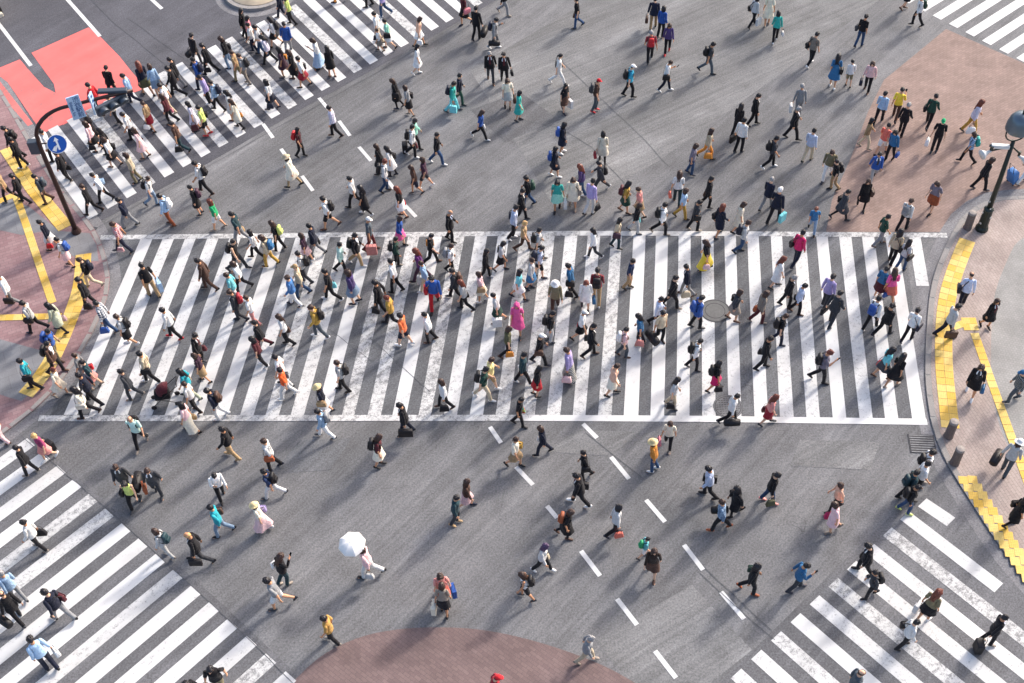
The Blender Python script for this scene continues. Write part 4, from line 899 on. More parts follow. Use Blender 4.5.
def person(x, y, z, hd, ht, hair, top, bottom, items, flags, label, bag_labels):
    rn = random.Random(int(abs(x * 977 + y * 331) * 10))
    fem = 1 if (hair[0] in 'lopu' or bottom[0] in 'smb' or top[0] == 'd') else 0
    g = RIGS[fem]; st = rn.choice((-1, 1)); amp = rn.uniform(.20, .42) * (0.45 if rn.random() < .25 else 1.0)
    if bottom[0] in 'sm' or top[0] in 'dc': amp *= .82
    ph = rn.random()
    P = dict(tw=-.10 * st * amp, lean=rn.uniform(.02, .10), hy=rn.uniform(-.25, .25), hp=rn.uniform(-.02, .35))
    for n, s in (('r', 1), ('l', -1)):
        fwd = s * st
        if fwd > 0: P['th_' + n] = amp * 1.05; P['kn_' + n] = rn.uniform(.02, .25); P['ft_' + n] = P['kn_' + n] - amp * .75
        else:
            P['th_' + n] = -amp * .75; P['kn_' + n] = rn.uniform(.2, .65) if ph > .3 else .15; P['ft_' + n] = -rn.uniform(.05, .3) + .2
        P['sw_' + n] = -fwd * amp * rn.uniform(.6, 1.1); P['el_' + n] = rn.uniform(.12, .55); P['ab_' + n] = rn.uniform(.08, .18)
    hand_used = 'r' if rn.random() < .5 else 'l'; other = 'l' if hand_used == 'r' else 'r'
    for k, c in items:
        if k in ('hb', 'pb', 'br', 'df'): P['sw_' + hand_used] *= .25; P['el_' + hand_used] = .10; P['ab_' + hand_used] = .20 if k != 'df' else .26
        if k == 'sc': P['sw_' + hand_used] = -.35; P['el_' + hand_used] = .05; P['ab_' + hand_used] = .12
    if 'phone' in flags: P['sw_' + other] = .45; P['el_' + other] = 1.85; P['in_' + other] = .45; P['hp'] = .45
    if any(k == 'um' for k, c in items): P['sw_r'] = .15; P['el_r'] = 2.15; P['in_r'] = .5; hand_used, other = 'l', 'r'
    M = pose(g, P); sc = ht / 1.70
    bt, bv, bw, bc_, bcl = BODY[fem]
    cov = {5, 6}
    if top[0] in 'td': cov |= {1}
    if top[0] in 'ljc': cov |= {1, 2}
    if bottom[0] == 't' or (bottom[0] == 'b' and bottom[1] != 'skin'): cov |= {3, 4}
    if bottom[0] == 'h': cov |= {3}
    shr = np.where(np.isin(bcl, list(cov)), np.where(bcl == 5, .87, .74), 1.0)[:, None]
    bv = bc_ + (bv - bc_) * shr
    o = put('person', bt, lbs(bv, bw, M), (rn.choice(SKINS), M_EYE), None)
    o.location = (x, y, z); o.rotation_euler = (0, 0, hd); wd = rn.uniform(.88, 1.03); o.scale = (sc * wd, sc * wd, sc)
    o['label'] = label; o['category'] = 'person'; o['group'] = 'pedestrians on the scramble crossing'
    # clothes
    tk, tc = top; bk, bc = bottom
    def gm(key, name, mats):
        t, v, w = GARM[key, fem]; put(name, t, lbs(v, w, M), mats, o)
    if bk == 'b':
        if bc not in ('skin',): gm('bb', 'tights', (cloth(bc),))
    else: gm('b' + bk, BOTN[bk], (cloth(bc),))
    if tk == 'j': gm('j', 'jacket', (cloth(tc), cloth(rn.choice(('white', 'white', 'lavender', 'greywhite'))), cloth(rn.choice(('navy', 'maroon', 'dgrey', 'white')))))
    else: gm(tk, TOPN[tk], (cloth(tc),))
    sc_ = [f[3:] for f in flags if f.startswith('sh:')]
    shc = sc_[0] if sc_ else rn.choice(('black', 'black', 'black', 'brown', 'dgrey', 'navy', 'white', 'taupe'))
    for n in 'rl':
        T = np.eye(4); T[:3, 3] = g.J['foot_' + n]; rigid('shoe', SHOE, leather(shc), M['foot_' + n] @ T, o)
    T = np.eye(4); T[:3, 3] = g.J['head']; H = M['head'] @ T
    if hair[0] in 'ch' and hair[1] == ':':
        rigid('hair', HAIR['q' if hair[0] == 'c' else 'r'][0], hairm('k' if hair[0] == 'c' else 'n'), H, o)
        rigid('cap' if hair[0] == 'c' else 'sun_hat', CAP if hair[0] == 'c' else SUNHAT, cloth(hair[2:]), H, o)
    elif hair == 'hp':
        rigid('hair', HAIR['l'][1], cloth('hotpink'), H, o)
    else: rigid('hair', HAIR[hair[0]][rn.randrange(3)], hairm(hair[1]), H, o)
    PM = Matrix.LocRotScale(Vector((x, y, z)), Matrix.Rotation(hd, 3, 'Z').to_quaternion(), Vector((sc, sc, sc)))
    for (k, c), bl in zip(items, bag_labels):
        if k == 'um':
            umbrella((PM @ Vector((M['hand_r'] @ np.append(g.E['hand_r'], 1))[:3])), bl); continue
        B = BAG[k]
        bo = bpy.data.objects.new(B['name'], B['body']); COL.objects.link(bo); slot(bo, leather(c) if k != 'pb' else cloth(c))
        if k == 'bp': L = Matrix(M['chest'].tolist()) @ Matrix.Translation((0, -.135, 1.225))
        elif k == 'sb': s = 1 if rn.random() < .5 else -1; L = Matrix(M['pelvis'].tolist()) @ Matrix.Translation((s * .18, -.02, .96)) @ Matrix.Rotation(0 if s > 0 else math.pi, 4, 'Z')
        elif k == 'sc':
            p = (M['hand_' + hand_used] @ np.append(g.E['hand_' + hand_used], 1))[:3]; L = Matrix.Translation((p[0], p[1] - .12, 0.0)) @ Matrix.Rotation(rn.uniform(-.2, .2), 4, 'Z') @ Matrix.Scale(.92, 4)
        else:
            p = (M['hand_' + hand_used] @ np.append(g.J['hand_' + hand_used] * .45 + g.E['hand_' + hand_used] * .55, 1))[:3]; s = 1 if hand_used == 'r' else -1
            L = Matrix.Translation((p[0] + s * .03, p[1], p[2])) @ Matrix.Rotation(rn.uniform(-.25, .25), 4, 'Z') @ Matrix.Scale(rn.uniform(.9, 1.2), 4)
        bo.matrix_world = PM @ L; bo['label'] = bl; bo['category'] = {'bp': 'backpack', 'sc': 'suitcase', 'br': 'briefcase'}.get(k, 'bag'); bo['group'] = 'bags carried by pedestrians'
        for nm, me in B['parts']:
            q = bpy.data.objects.new(nm, me); COL.objects.link(q); q.parent = bo; slot(q, M_STRAP if nm in ('strap', 'handle', 'pull_handle', 'wheel') else leather(c))
    if 'phone' in flags:
        p = (M['hand_' + other] @ np.append(g.E['hand_' + other], 1))[:3]
        po = bpy.data.objects.new('phone', PHONE); COL.objects.link(po); slot(po, M_PHONE); po.matrix_world = PM @ Matrix.Translation(p) @ Matrix.Rotation(R(-35), 4, 'X')
        po['label'] = bag_labels[-1]; po['category'] = 'phone'; po['group'] = 'phones held by pedestrians'
    return o

def umbrella(hand, label):
    u = empty('parasol', (hand.x, hand.y, hand.z), 0.3, label=label, category='umbrella'); tilt = Matrix.Rotation(R(12), 4, 'X')
    cm = NB('parasol_cloth'); cm.b.inputs['Transmission Weight'].default_value = 0.0; M_U = cm.done(cm.scale((0.84, 0.82, 0.80), cm.ramp(cm.noise(12.0), .3, .7, .95, 1.04)), 0.8, 0.2)
    top = 0.55; Rr = 0.42
    for k in range(8):
        V = []; a0, a1 = 2 * math.pi * k / 8, 2 * math.pi * (k + 1) / 8; nr_, nt = 6, 4; F = []
        for i in range(nr_ + 1):
            q = i / nr_; r = Rr * math.sin(q * 1.25) / math.sin(1.25); zz = top - 0.22 * (1 - math.cos(q * 1.25)) / (1 - math.cos(1.25))
            for j in range(nt + 1):
                t = j / nt; a = a0 + (a1 - a0) * t; sag = 1 - (0.075 * q + .0) * math.sin(math.pi * t); V.append((r * sag * math.cos(a), r * sag * math.sin(a), zz - .012 * q * math.sin(math.pi * t)))
        for i in range(nr_):
            for j in range(nt): p = i * (nt + 1) + j; F.append((p, p + nt + 1, p + nt + 2, p + 1))
        link('canopy_panel', mesh('canopy_panel', V, F, True), (M_U,), u)
        link('rib', mesh('rib', *tube([(0.01 * math.cos(a0), 0.01 * math.sin(a0), top - .01), (Rr * .55 * math.cos(a0), Rr * .55 * math.sin(a0), top - .075), (Rr * math.cos(a0), Rr * math.sin(a0), top - .228)], .004, 4)), (M_WHITEMETAL,), u)
    link('shaft', mesh('shaft', *tube([(0, 0, -.12), (0, 0, top + .05)], .008, 6)), (M_WHITEMETAL,), u)
    link('handle', mesh('umbrella_handle', *tube([(0, 0, -.02), (0, 0, -.16), (.02, 0, -.20), (.05, 0, -.19)], .013, 6)), (M_STRAP,), u)
    u.rotation_euler = (R(6), R(-4), 0.3)

def stroller(pos, rz, label):
    s = empty('stroller', (pos[0], pos[1], 0), rz, label=label, category='stroller')
    MS = cloth('maroon')
    link('seat', mesh('stroller_seat', *boxv(.40, .55, .30, (0, .05, .50), .9, .06), True), (cloth('black'),), s)
    V, F = [], []
    for i in range(7):
        a = -0.35 + 2.0 * i / 6
        for k in range(9): t = math.pi * k / 8; V.append((.23 * math.cos(t), -.12 + .36 * math.sin(a) * (.4 + .6 * math.sin(t)), .62 + .36 * math.cos(a) * (.35 + .65 * math.sin(t))))
    for i in range(6):
        for k in range(8): F.append((i * 9 + k, i * 9 + k + 1, (i + 1) * 9 + k + 1, (i + 1) * 9 + k))
    link('canopy', mesh('stroller_canopy', V, F, True), (MS,), s)
    link('frame', mesh('stroller_frame', *join(tube([(.22, -.55, 1.0), (.22, 0, .52), (.22, .42, .14)], .013, 6), tube([(-.22, -.55, 1.0), (-.22, 0, .52), (-.22, .42, .14)], .013, 6), tube([(.22, .1, .42), (.22, -.38, .14)], .013, 6), tube([(-.22, .1, .42), (-.22, -.38, .14)], .013, 6))), (M_STRAP,), s)
    link('handle', mesh('stroller_handle', *tube([(-.22, -.55, 1.0), (.22, -.55, 1.0)], .017, 6)), (M_STRAP,), s)
    for x in (-.23, .23):
        for y in (-.38, .42):
            w = link('wheel', mesh('stroller_wheel', *lathe([(.02, -.02), (.09, -.02), (.095, 0), (.09, .02), (.02, .02)], 14)), (M_STRAP,), s, (x, y, .095)); w.rotation_euler = (0, R(90), 0)

# ------------------------------------------------------------------ the crowd: x, y, z, heading, height | hair | top | bottom | bags | flags | label | bag labels
PEOPLE = """
-16.65 42.30 0 -12 1.62 | sk | j:black | t:black |  |  | person in black suit walking up right at lower end of upper left crossing | 
-17.08 41.29 0 68 1.62 | sk | l:red | t:black |  |  | person in red shirt and black trousers at lower end of upper left crossing | 
-15.17 42.36 0 40 1.75 | la | l:navy | s:olive |  |  | person in navy shirt and olive skirt at lower end of upper left crossing | 
-14.71 42.28 0 33 1.65 | on | l:sky | s:ldenim |  |  | person in light blue shirt and pale denim skirt at lower end of upper left crossing | 
-13.84 42.70 0 83 1.69 | sk | j:black | t:grey |  |  | person in black suit jacket and grey trousers in middle of upper left crossing | 
-13.83 42.24 0 85 1.64 | sk | j:black | t:black |  |  | person in black suit just below the black jacket, in middle of upper left crossing | 
-13.33 44.32 0 -42 1.65 | sk | j:black | t:dgrey | df:black |  | person in black suit jacket and dark grey trousers in middle of upper left crossing | black duffel bag of person in black jacket in middle of upper left crossing
-12.61 43.67 0 84 1.63 | sk | j:black | t:black | hb:black |  | person in black suit with black handbag in middle of upper left crossing | black handbag of person in black jacket in middle of upper left crossing
-12.87 42.62 0 80 1.67 | sk | l:blue | t:navy | bp:navy |  | person in blue shirt and navy trousers in middle of upper left crossing | navy backpack of person in blue shirt in middle of upper left crossing
-12.37 41.50 0 109 1.65 | sk | l:lilac | t:black |  |  | person in lilac shirt and black trousers in middle of upper left crossing | 
-11.97 41.13 0 88 1.62 | sk | l:sky | t:black | bp:navy |  | person in light blue shirt and black trousers in middle of upper left crossing | navy backpack of person in light blue shirt in middle of upper left crossing
-11.76 44.06 0 83 1.66 | on | l:black | t:ldenim | sb:black |  | person in black shirt and pale denim trousers in middle of upper left crossing | black shoulder bag of person in black shirt in middle of upper left crossing
-11.27 43.16 0 84 1.58 | sn | t:tan | t:khaki |  |  | person in tan top and khaki trousers in middle of upper left crossing | 
-10.93 42.85 0 81 1.60 | sn | t:grey | t:taupe | bp:black |  | person in grey top and taupe trousers in middle of upper left crossing | black backpack of person in grey top in middle of upper left crossing
-11.36 46.04 0 -102 1.62 | lk | l:black | t:black |  |  | person in black shirt and black trousers in middle of upper left crossing | 
-11.14 45.63 0 -97 1.55 | ok | t:pink | t:navy |  |  | person in pink top and navy trousers in middle of upper left crossing | 
-10.85 45.05 0 89 1.56 | sk | t:white | t:navy |  |  | person in white top and navy trousers in middle of upper left crossing | 
-10.47 44.79 0 84 1.63 | sk | t:lgrey | t:denim | sb:black |  | person in light grey top and denim trousers in middle of upper left crossing | black shoulder bag of person in light grey top in middle of upper left crossing
-9.92 45.46 0 93 1.59 | lk | l:white | s:black | bp:black |  | person in white shirt and black skirt in middle of upper left crossing | black backpack of person in white shirt in middle of upper left crossing
-10.09 44.19 0 85 1.58 | lk | l:lilacwhite | t:black |  | phone | person in pale lilac shirt and black trousers in middle of upper left crossing | phone of person in pale lilac shirt in middle of upper left crossing
-9.33 44.97 0 5 1.56 | sk | j:blue | t:grey |  |  | person in blue suit jacket and grey trousers in middle of upper left crossing | 
-9.77 47.52 0 97 1.55 | sk | j:navy | t:navy |  |  | person in navy suit in middle of upper left crossing | 
-9.33 46.98 0 90 1.55 | on | t:lime | t:black | hb:white |  | person in lime top and black trousers in middle of upper left crossing | white handbag of person in lime top in middle of upper left crossing
-9.25 43.28 0 82 1.55 | lk | t:plum | s:plum | sb:orange |  | person in plum top and plum skirt in middle of upper left crossing | orange shoulder bag of person in plum top in middle of upper left crossing
-8.80 42.94 0 85 1.63 | on | d:black | b:black | hb:tan |  | person in black dress in middle of upper left crossing | tan handbag of person in black dress in middle of upper left crossing
-8.44 42.50 0 90 1.60 | sk | t:white | s:crimson | sb:black |  | person in white top and crimson skirt at top end of upper left crossing | black shoulder bag of person in white top at top end of upper left crossing
-7.78 43.77 0 100 1.63 | on | t:white | m:sky |  | phone | person in white top and light blue long skirt at top end of upper left crossing | phone of person in white top at top end of upper left crossing
-7.29 43.08 0 32 1.58 | lk | l:black | s:black |  |  | person in black shirt and black skirt at top end of upper left crossing | 
-7.22 48.62 0 84 1.66 | sk | l:navy | t:orange |  |  | person in navy shirt and orange trousers at top end of upper left crossing | 
-5.91 48.12 0 93 1.63 | sk | l:black | t:black |  |  | person in black shirt and black trousers at top end of upper left crossing | 
-5.07 47.34 0 80 1.63 | on | l:lilac | t:denim | sb:black |  | person in lilac shirt and denim trousers at top end of upper left crossing | black shoulder bag of person in lilac shirt at top end of upper left crossing
-5.31 45.41 0 84 1.59 | sk | t:white | t:beige | hb:navy |  | person in white top and beige trousers at top end of upper left crossing | navy handbag of person in white top at top end of upper left crossing
-5.25 44.76 0 92 1.19 | sn | t:white | s:taupe |  | child | child in white top and taupe skirt at top end of upper left crossing | 
-4.81 44.90 0 90 1.59 | sk | t:mint | s:white | sb:black |  | person in mint top and white skirt at top end of upper left crossing | black shoulder bag of person in mint top at top end of upper left crossing
-3.50 44.98 0 -93 1.57 | on | l:peach | s:white | hb:white |  | person in peach shirt and white skirt on road centre left above central crossing | white handbag of person in peach shirt on road centre left above central crossing
-3.64 43.04 0 -89 1.55 | lk | d:white | b:skin |  |  | person in white dress walking right on road centre left above central crossing | 
-1.41 46.43 0 -233 1.66 | ln | t:maroon | s:black | sb:pink |  | person in maroon top and black skirt on road centre above central crossing | pink shoulder bag of person in maroon top on road centre above central crossing
-0.99 45.25 0 -26 1.70 | sk | j:black | t:black | df:black |  | person in black suit with black duffel bag on road centre above central crossing | black duffel bag of person in black jacket on road centre above central crossing
-0.23 44.64 0 -101 1.63 | sk | l:grey | t:grey | bp:navy df:black | phone | person in grey shirt and grey trousers on road centre above central crossing | navy backpack of person in grey shirt on road centre above central crossing; black duffel bag of person in grey shirt on road centre above central crossing; phone of person in grey shirt on road centre above central crossing
0.27 47.09 0 -106 1.58 | sk | l:black | t:grey |  |  | person in black shirt and grey trousers on road centre above central crossing | 
-0.41 42.30 0 -179 1.68 | sg | j:black | t:dgrey |  |  | person in black suit jacket and dark grey trousers on road centre above central crossing | 
0.18 42.17 0 -177 1.63 | sk | j:black | t:black | hb:black |  | person in black suit with black handbag on road centre above central crossing | black handbag of person in black jacket on road centre above central crossing
-4.29 40.78 0 83 1.56 | on | c:black | b:black | sb:black |  | person in black coat with black shoulder bag on road centre left above central crossing | black shoulder bag of person in black coat on road centre left above central crossing
-3.82 40.24 0 79 1.58 | on | t:grey | s:black | sb:black |  | person in grey top and black skirt on road centre left above central crossing | black shoulder bag of person in grey top on road centre left above central crossing
-1.81 40.90 0 -94 1.60 | sk | l:navy | t:dgreen |  |  | person in navy shirt and dark green trousers on road centre above central crossing | 
-2.06 40.45 0 -94 1.58 | sk | l:teal | t:aqua | bp:navy pb:aqua |  | person in teal shirt and aqua trousers on road centre above central crossing | navy backpack of person in teal shirt on road centre above central crossing; aqua paper bag of person in teal shirt on road centre above central crossing
0.26 40.49 0 -172 1.61 | on | t:cream | s:lgrey | hb:brown |  | person in cream top and light grey skirt on road centre above central crossing | brown handbag of person in cream top on road centre above central crossing
3.62 45.85 0 91 1.56 | sk | t:black | t:denim | hb:brown |  | person in black top and denim trousers on road centre above central crossing | brown handbag of person in black top on road centre above central crossing
2.46 41.89 0 -93 1.66 | pk | t:white | t:white | sb:black |  | person in white top and white trousers on road centre above central crossing | black shoulder bag of person in white top on road centre above central crossing
5.39 40.88 0 -86 1.66 | c:white | t:cyan | t:black | bp:black |  | person in cyan top and black trousers on road centre right above central crossing | black backpack of person in cyan top on road centre right above central crossing
3.89 40.02 0 -95 1.68 | c:red | t:brown | t:slate | bp:dgrey | sh:red | person in brown top and slate trousers on road centre above central crossing | dark grey backpack of person in brown top on road centre above central crossing
6.93 45.53 0 -13 1.56 | sk | j:navy | t:tan | hb:brown |  | person in navy suit jacket and tan trousers on road centre right above central crossing | brown handbag of person in navy jacket on road centre right above central crossing
7.18 44.86 0 -33 1.55 | ok | l:blue | t:black |  |  | person in blue shirt and black trousers on road centre right above central crossing | 
6.53 43.20 0 -2 1.55 | sg | t:redplaid | t:black | bp:red |  | person in red plaid top and black trousers on road centre right above central crossing | red backpack of person in red plaid top on road centre right above central crossing
7.36 43.75 0 -188 1.66 | on | l:purple | t:black |  | sh:red | person in purple shirt and black trousers on road centre right above central crossing | 
6.96 41.16 0 -99 1.63 | sn | t:white | t:navy | sb:black | phone | person in white top and navy trousers on road centre right above central crossing | black shoulder bag of person in white top on road centre right above central crossing; phone of person in white top on road centre right above central crossing
8.84 42.24 0 -92 1.62 | sk | t:dgrey | t:slate | bp:black |  | person in dark grey top and slate trousers on road centre right above central crossing | black backpack of person in dark grey top on road centre right above central crossing
11.33 45.36 0 -56 1.55 | ok | l:greywhite | t:black | sb:black pb:white |  | person in off-white shirt and black trousers on road centre right above central crossing | black shoulder bag of person in off-white shirt on road centre right above central crossing; white paper bag of person in off-white shirt on road centre right above central crossing
11.99 45.37 0 -5 1.65 | sn | d:cream | b:skin |  |  | person in cream dress on road right above central crossing | 
12.14 44.16 0 -6 1.55 | ok | l:teal | t:black | hb:white |  | person in teal shirt and black trousers on road right above central crossing | white handbag of person in teal shirt on road right above central crossing
13.33 42.43 0 -52 1.67 | sk | t:taupe | t:black | sb:black |  | person in taupe top and black trousers on road right above central crossing | black shoulder bag of person in taupe top on road right above central crossing
15.70 43.55 0 -41 1.60 | sk | t:black | t:denim | sb:dgrey |  | person in black top and denim trousers on road right above central crossing | dark grey shoulder bag of person in black top on road right above central crossing
14.02 40.89 0 -18 1.63 | lk | d:steel | b:skin | sb:black |  | person in mid blue dress on road right above central crossing | black shoulder bag of person in mid blue dress on road right above central crossing
14.69 40.90 0 -7 1.31 | sk | l:white | h:khaki |  | child | child in white shirt and khaki shorts on road right above central crossing | 
15.41 40.57 0 -207 1.57 | on | l:lpink | t:black | hb:navy |  | person in pale pink shirt and black trousers on road right above central crossing | navy handbag of person in pale pink shirt on road right above central crossing
18.26 46.11 0 -101 1.62 | lk | l:white | s:black |  |  | person in white shirt and black skirt on road right above central crossing | 
18.56 44.85 0 91 1.56 | sk | l:white | t:black | bp:dgreen |  | person in white shirt and black trousers on road right above central crossing | dark green backpack of person in white shirt on road right above central crossing
-16.11 40.51 0 94 1.55 | sk | t:cream | t:black | bp:orange |  | person in cream top and black trousers at lower end of upper left crossing | orange backpack of person in cream top at lower end of upper left crossing
-16.86 39.33 0 71 1.55 | lk | l:black | s:black |  |  | person in black shirt and black skirt at lower end of upper left crossing | 
-16.68 38.90 0 83 1.58 | ln | l:lpink | s:black | hb:black |  | person in pale pink shirt and black skirt at lower end of upper left crossing | black handbag of person in pale pink shirt at lower end of upper left crossing
-16.14 38.50 0 89 1.55 | lk | l:black | t:black |  |  | person in black shirt and black trousers walking left at lower end of upper left crossing | 
-15.81 37.91 0 82 1.55 | on | t:white | s:black | sb:black |  | person in white top and black skirt at lower end of upper left crossing | black shoulder bag of person in white top at lower end of upper left crossing
-18.42 38.42 0 97 1.67 | sk | l:white | t:black |  |  | person in white shirt and black trousers walking left at lower end of upper left crossing | 
-17.57 37.17 0 78 1.55 | sk | j:black | t:black | hb:black |  | person in black suit with black handbag at lower end of upper left crossing | black handbag of person in black jacket at lower end of upper left crossing
-19.89 38.74 0.05 89 1.63 | sk | j:black | t:black | bp:black |  | person in black suit with black backpack on left pavement | black backpack of person in black jacket on left pavement
-19.57 38.03 0.05 79 1.59 | sk | j:black | t:black |  |  | person in black suit just below the black jacket, on left pavement | 
-15.63 41.87 0 96 1.63 | sk | l:sky | t:navy |  |  | person in light blue shirt and navy trousers at lower end of upper left crossing | 
-14.04 41.15 0 86 1.56 | sk | t:white | t:beige |  |  | person in white top and beige trousers in middle of upper left crossing | 
-13.81 40.46 0 84 1.56 | ln | l:maroon | t:black | hb:pink |  | person in maroon shirt and black trousers in middle of upper left crossing | pink handbag of person in maroon shirt in middle of upper left crossing
-14.63 40.00 0 74 1.58 | sn | t:tan | s:crimson | hb:white |  | person in tan top and crimson skirt at lower end of upper left crossing | white handbag of person in tan top at lower end of upper left crossing
-15.26 39.44 0 98 1.56 | sk | t:white | t:black |  |  | person in white top and black trousers at lower end of upper left crossing | 
-14.67 38.34 0 92 1.61 | ln | d:lpink | b:skin |  |  | person in pale pink dress at lower end of upper left crossing | 
-13.07 38.63 0 91 1.64 | sk | t:brown | t:darkteal | hb:black |  | person in brown top and dark teal trousers in middle of upper left crossing | black handbag of person in brown top in middle of upper left crossing
-12.76 39.91 0 94 1.55 | lk | d:lilacwhite | b:skin | hb:maroon |  | person in pale lilac dress in middle of upper left crossing | maroon handbag of person in pale lilac dress in middle of upper left crossing
-12.27 39.60 0 89 1.56 | sk | t:lime | h:black | sb:black | sh:red | person in lime top and black shorts in middle of upper left crossing | black shoulder bag of person in lime top in middle of upper left crossing
-11.27 40.50 0 82 1.58 | lk | t:white | s:lgrey |  |  | person in white top and light grey skirt in middle of upper left crossing | 
-10.96 39.93 0 81 1.55 | ln | d:cream | b:black | hb:orange |  | person in cream dress in middle of upper left crossing | orange handbag of person in cream dress in middle of upper left crossing
-9.69 41.09 0 80 1.56 | lk | t:white | s:navy | hb:navy |  | person in white top and navy skirt in middle of upper left crossing | navy handbag of person in white top in middle of upper left crossing
-6.89 39.14 0 96 1.64 | sk | l:lilacwhite | t:black |  | sh:brown | person in pale lilac shirt and black trousers on road centre left above central crossing | 
-8.27 38.01 0 -104 1.55 | lk | t:maroon | t:black | bp:red |  | person in maroon top and black trousers on road centre left above central crossing | red backpack of person in maroon top on road centre left above central crossing
-4.92 36.74 0 82 1.59 | on | c:black | b:black |  |  | person in black coat just above the black dress, on road centre left above central crossing | 
-0.96 38.63 0 -96 1.55 | ln | t:blue | t:black | hb:white | sh:white | person in blue top and black trousers on road centre above central crossing | white handbag of person in blue top on road centre above central crossing
-2.70 37.23 0 -92 1.66 | sk | l:black | t:denim |  | sh:white | person in black shirt and denim trousers walking right on road centre above central crossing | 
-3.75 37.72 0 -90 1.66 | sk | l:white | t:black | bp:black sc:black | sh:white | person in white shirt and black trousers on road centre left above central crossing | black backpack of person in white shirt just below the mint shirt; black suitcase of person in white shirt on road centre left above central crossing
-3.61 38.27 0 -103 1.56 | ok | l:mint | t:black | hb:maroon |  | person in mint shirt and black trousers on road centre left above central crossing | maroon handbag of person in mint shirt on road centre left above central crossing
-4.48 36.59 0 74 1.55 | lk | d:white | b:black | sb:black |  | person in white dress with black shoulder bag on road centre left above central crossing | black shoulder bag of person in white dress on road centre left above central crossing
0.70 39.67 0 -94 1.55 | ok | d:teal | b:skin |  |  | person in teal dress on road centre above central crossing | 
2.58 40.06 0 -142 1.58 | lk | t:black | s:brown | pb:white |  | person in black top and brown skirt on road centre above central crossing | white paper bag of person in black top on road centre above central crossing
2.37 37.53 0 -88 1.55 | ok | l:navy | s:navy | bp:blue | sh:white | person in navy shirt and navy skirt, blue backpack, just above the navy shirt | blue backpack of person in navy shirt just above the navy shirt
3.95 36.82 0 -3 1.61 | ok | c:cream | b:black | hb:crimson |  | person in cream coat on road centre above central crossing | crimson handbag of person in cream coat on road centre above central crossing
10.31 38.73 0 -96 1.63 | sk | j:black | t:black |  |  | person in black suit on road centre right above central crossing | 
9.52 38.05 0 -38 1.66 | lk | l:black | t:black |  |  | person in black shirt and black trousers on road centre right above central crossing | 
9.47 37.10 0 -42 1.70 | sk | l:white | t:black | br:black |  | person in white shirt and black trousers on road centre right above central crossing | black briefcase of person in white shirt on road centre right above central crossing
8.06 36.85 0 -88 1.56 | ln | l:beige | t:orange | hb:orange |  | person in beige shirt and orange trousers on road centre right above central crossing | orange handbag of person in beige shirt on road centre right above central crossing
7.37 35.94 0 -99 1.58 | on | t:purplegrey | t:denim | hb:maroon |  | person in mauve top and denim trousers on road centre right above central crossing | maroon handbag of person in mauve top on road centre right above central crossing
12.21 39.09 0 -9 1.57 | sg | l:grey | t:grey | pb:white |  | person in grey shirt and grey trousers on road right above central crossing | white paper bag of person in grey shirt on road right above central crossing
11.75 37.77 0 -95 1.66 | sg | j:black | t:black |  |  | person in black suit on road right above central crossing | 
12.10 36.40 0 -38 1.61 | sk | l:lavender | t:beige |  |  | person in pale lavender shirt and beige trousers on road right above central crossing | 
10.51 36.12 0 -92 1.65 | sk | t:dgrey | t:black | bp:black | sh:white | person in dark grey top and black trousers on road right above central crossing | black backpack of person in dark grey top on road right above central crossing
12.70 35.34 0 -205 1.69 | sn | l:khaki | t:white |  |  | person in khaki shirt and white trousers on road right above central crossing | 
12.85 34.70 0 97 1.60 | sk | t:black | t:tan | bp:black |  | person in black top and tan trousers on road right above central crossing | black backpack of person in black top on road right above central crossing
15.42 38.50 0 -32 1.61 | sk | l:sky | t:black |  |  | person in light blue shirt and black trousers on red paving upper right | 
14.54 37.04 0 -108 1.55 | lk | l:tan | t:beige |  |  | person in tan shirt and beige trousers on road right above central crossing | 
15.11 36.63 0 -46 1.55 | sk | t:coral | h:white |  |  | person in coral top and white shorts on red paving upper right | 
15.37 36.25 0 -228 1.61 | ok | l:steel | t:black | hb:blue |  | person in mid blue shirt and black trousers on red paving upper right | blue handbag of person in mid blue shirt on red paving upper right
14.46 35.16 0 -189 1.56 | sk | j:blue | t:lgrey |  |  | person in blue suit jacket and light grey trousers on red paving upper right | 
16.12 38.64 0 -29 1.59 | sk | t:yellow | t:brown |  | phone | person in yellow top and brown trousers on red paving upper right | phone of person in yellow top on red paving upper right
16.18 37.75 0 -35 1.58 | sg | j:black | t:black |  |  | person in black suit, grey hair, on red paving upper right | 
17.33 38.13 0 -36 1.62 | sk | l:dgreen | t:black | sb:black |  | person in dark green shirt and black trousers on red paving upper right | black shoulder bag of person in dark green shirt on red paving upper right
17.25 36.61 0 -203 1.75 | c:green | t:black | t:black | hb:white |  | person in black top and black trousers on red paving upper right | white handbag of person in black top on red paving upper right
18.91 37.60 0 -101 1.75 | la | l:lilacwhite | t:mustard | hb:white |  | person in pale lilac shirt and mustard trousers on red paving upper right | white handbag of person in pale lilac shirt on red paving upper right
18.36 35.88 0 81 1.60 | on | t:bluestripe | t:black | bp:teal |  | person in blue striped top and black trousers on red paving upper right | teal backpack of person in blue striped top on red paving upper right
-19.05 35.94 0.05 87 1.55 | sk | l:black | t:black |  |  | person in black shirt and black trousers on left pavement | 
-19.63 36.09 0.05 91 1.55 | sk | t:tan | t:black |  |  | person in tan top and black trousers on left pavement | 
-18.11 35.90 0.05 101 1.55 | sk | l:slate | t:brown | bp:slate |  | person in slate shirt and brown trousers on left pavement | slate backpack of person in slate shirt on left pavement
-16.19 35.19 0 85 1.62 | sn | l:black | t:black |  |  | person in black shirt and black trousers, brown hair, at lower end of upper left crossing | 
-15.84 35.85 0 92 1.59 | sk | l:white | t:black | sb:sky |  | person in white shirt and black trousers, light blue shoulder bag, just above the black shirt | light blue shoulder bag of person in white shirt at lower end of upper left crossing
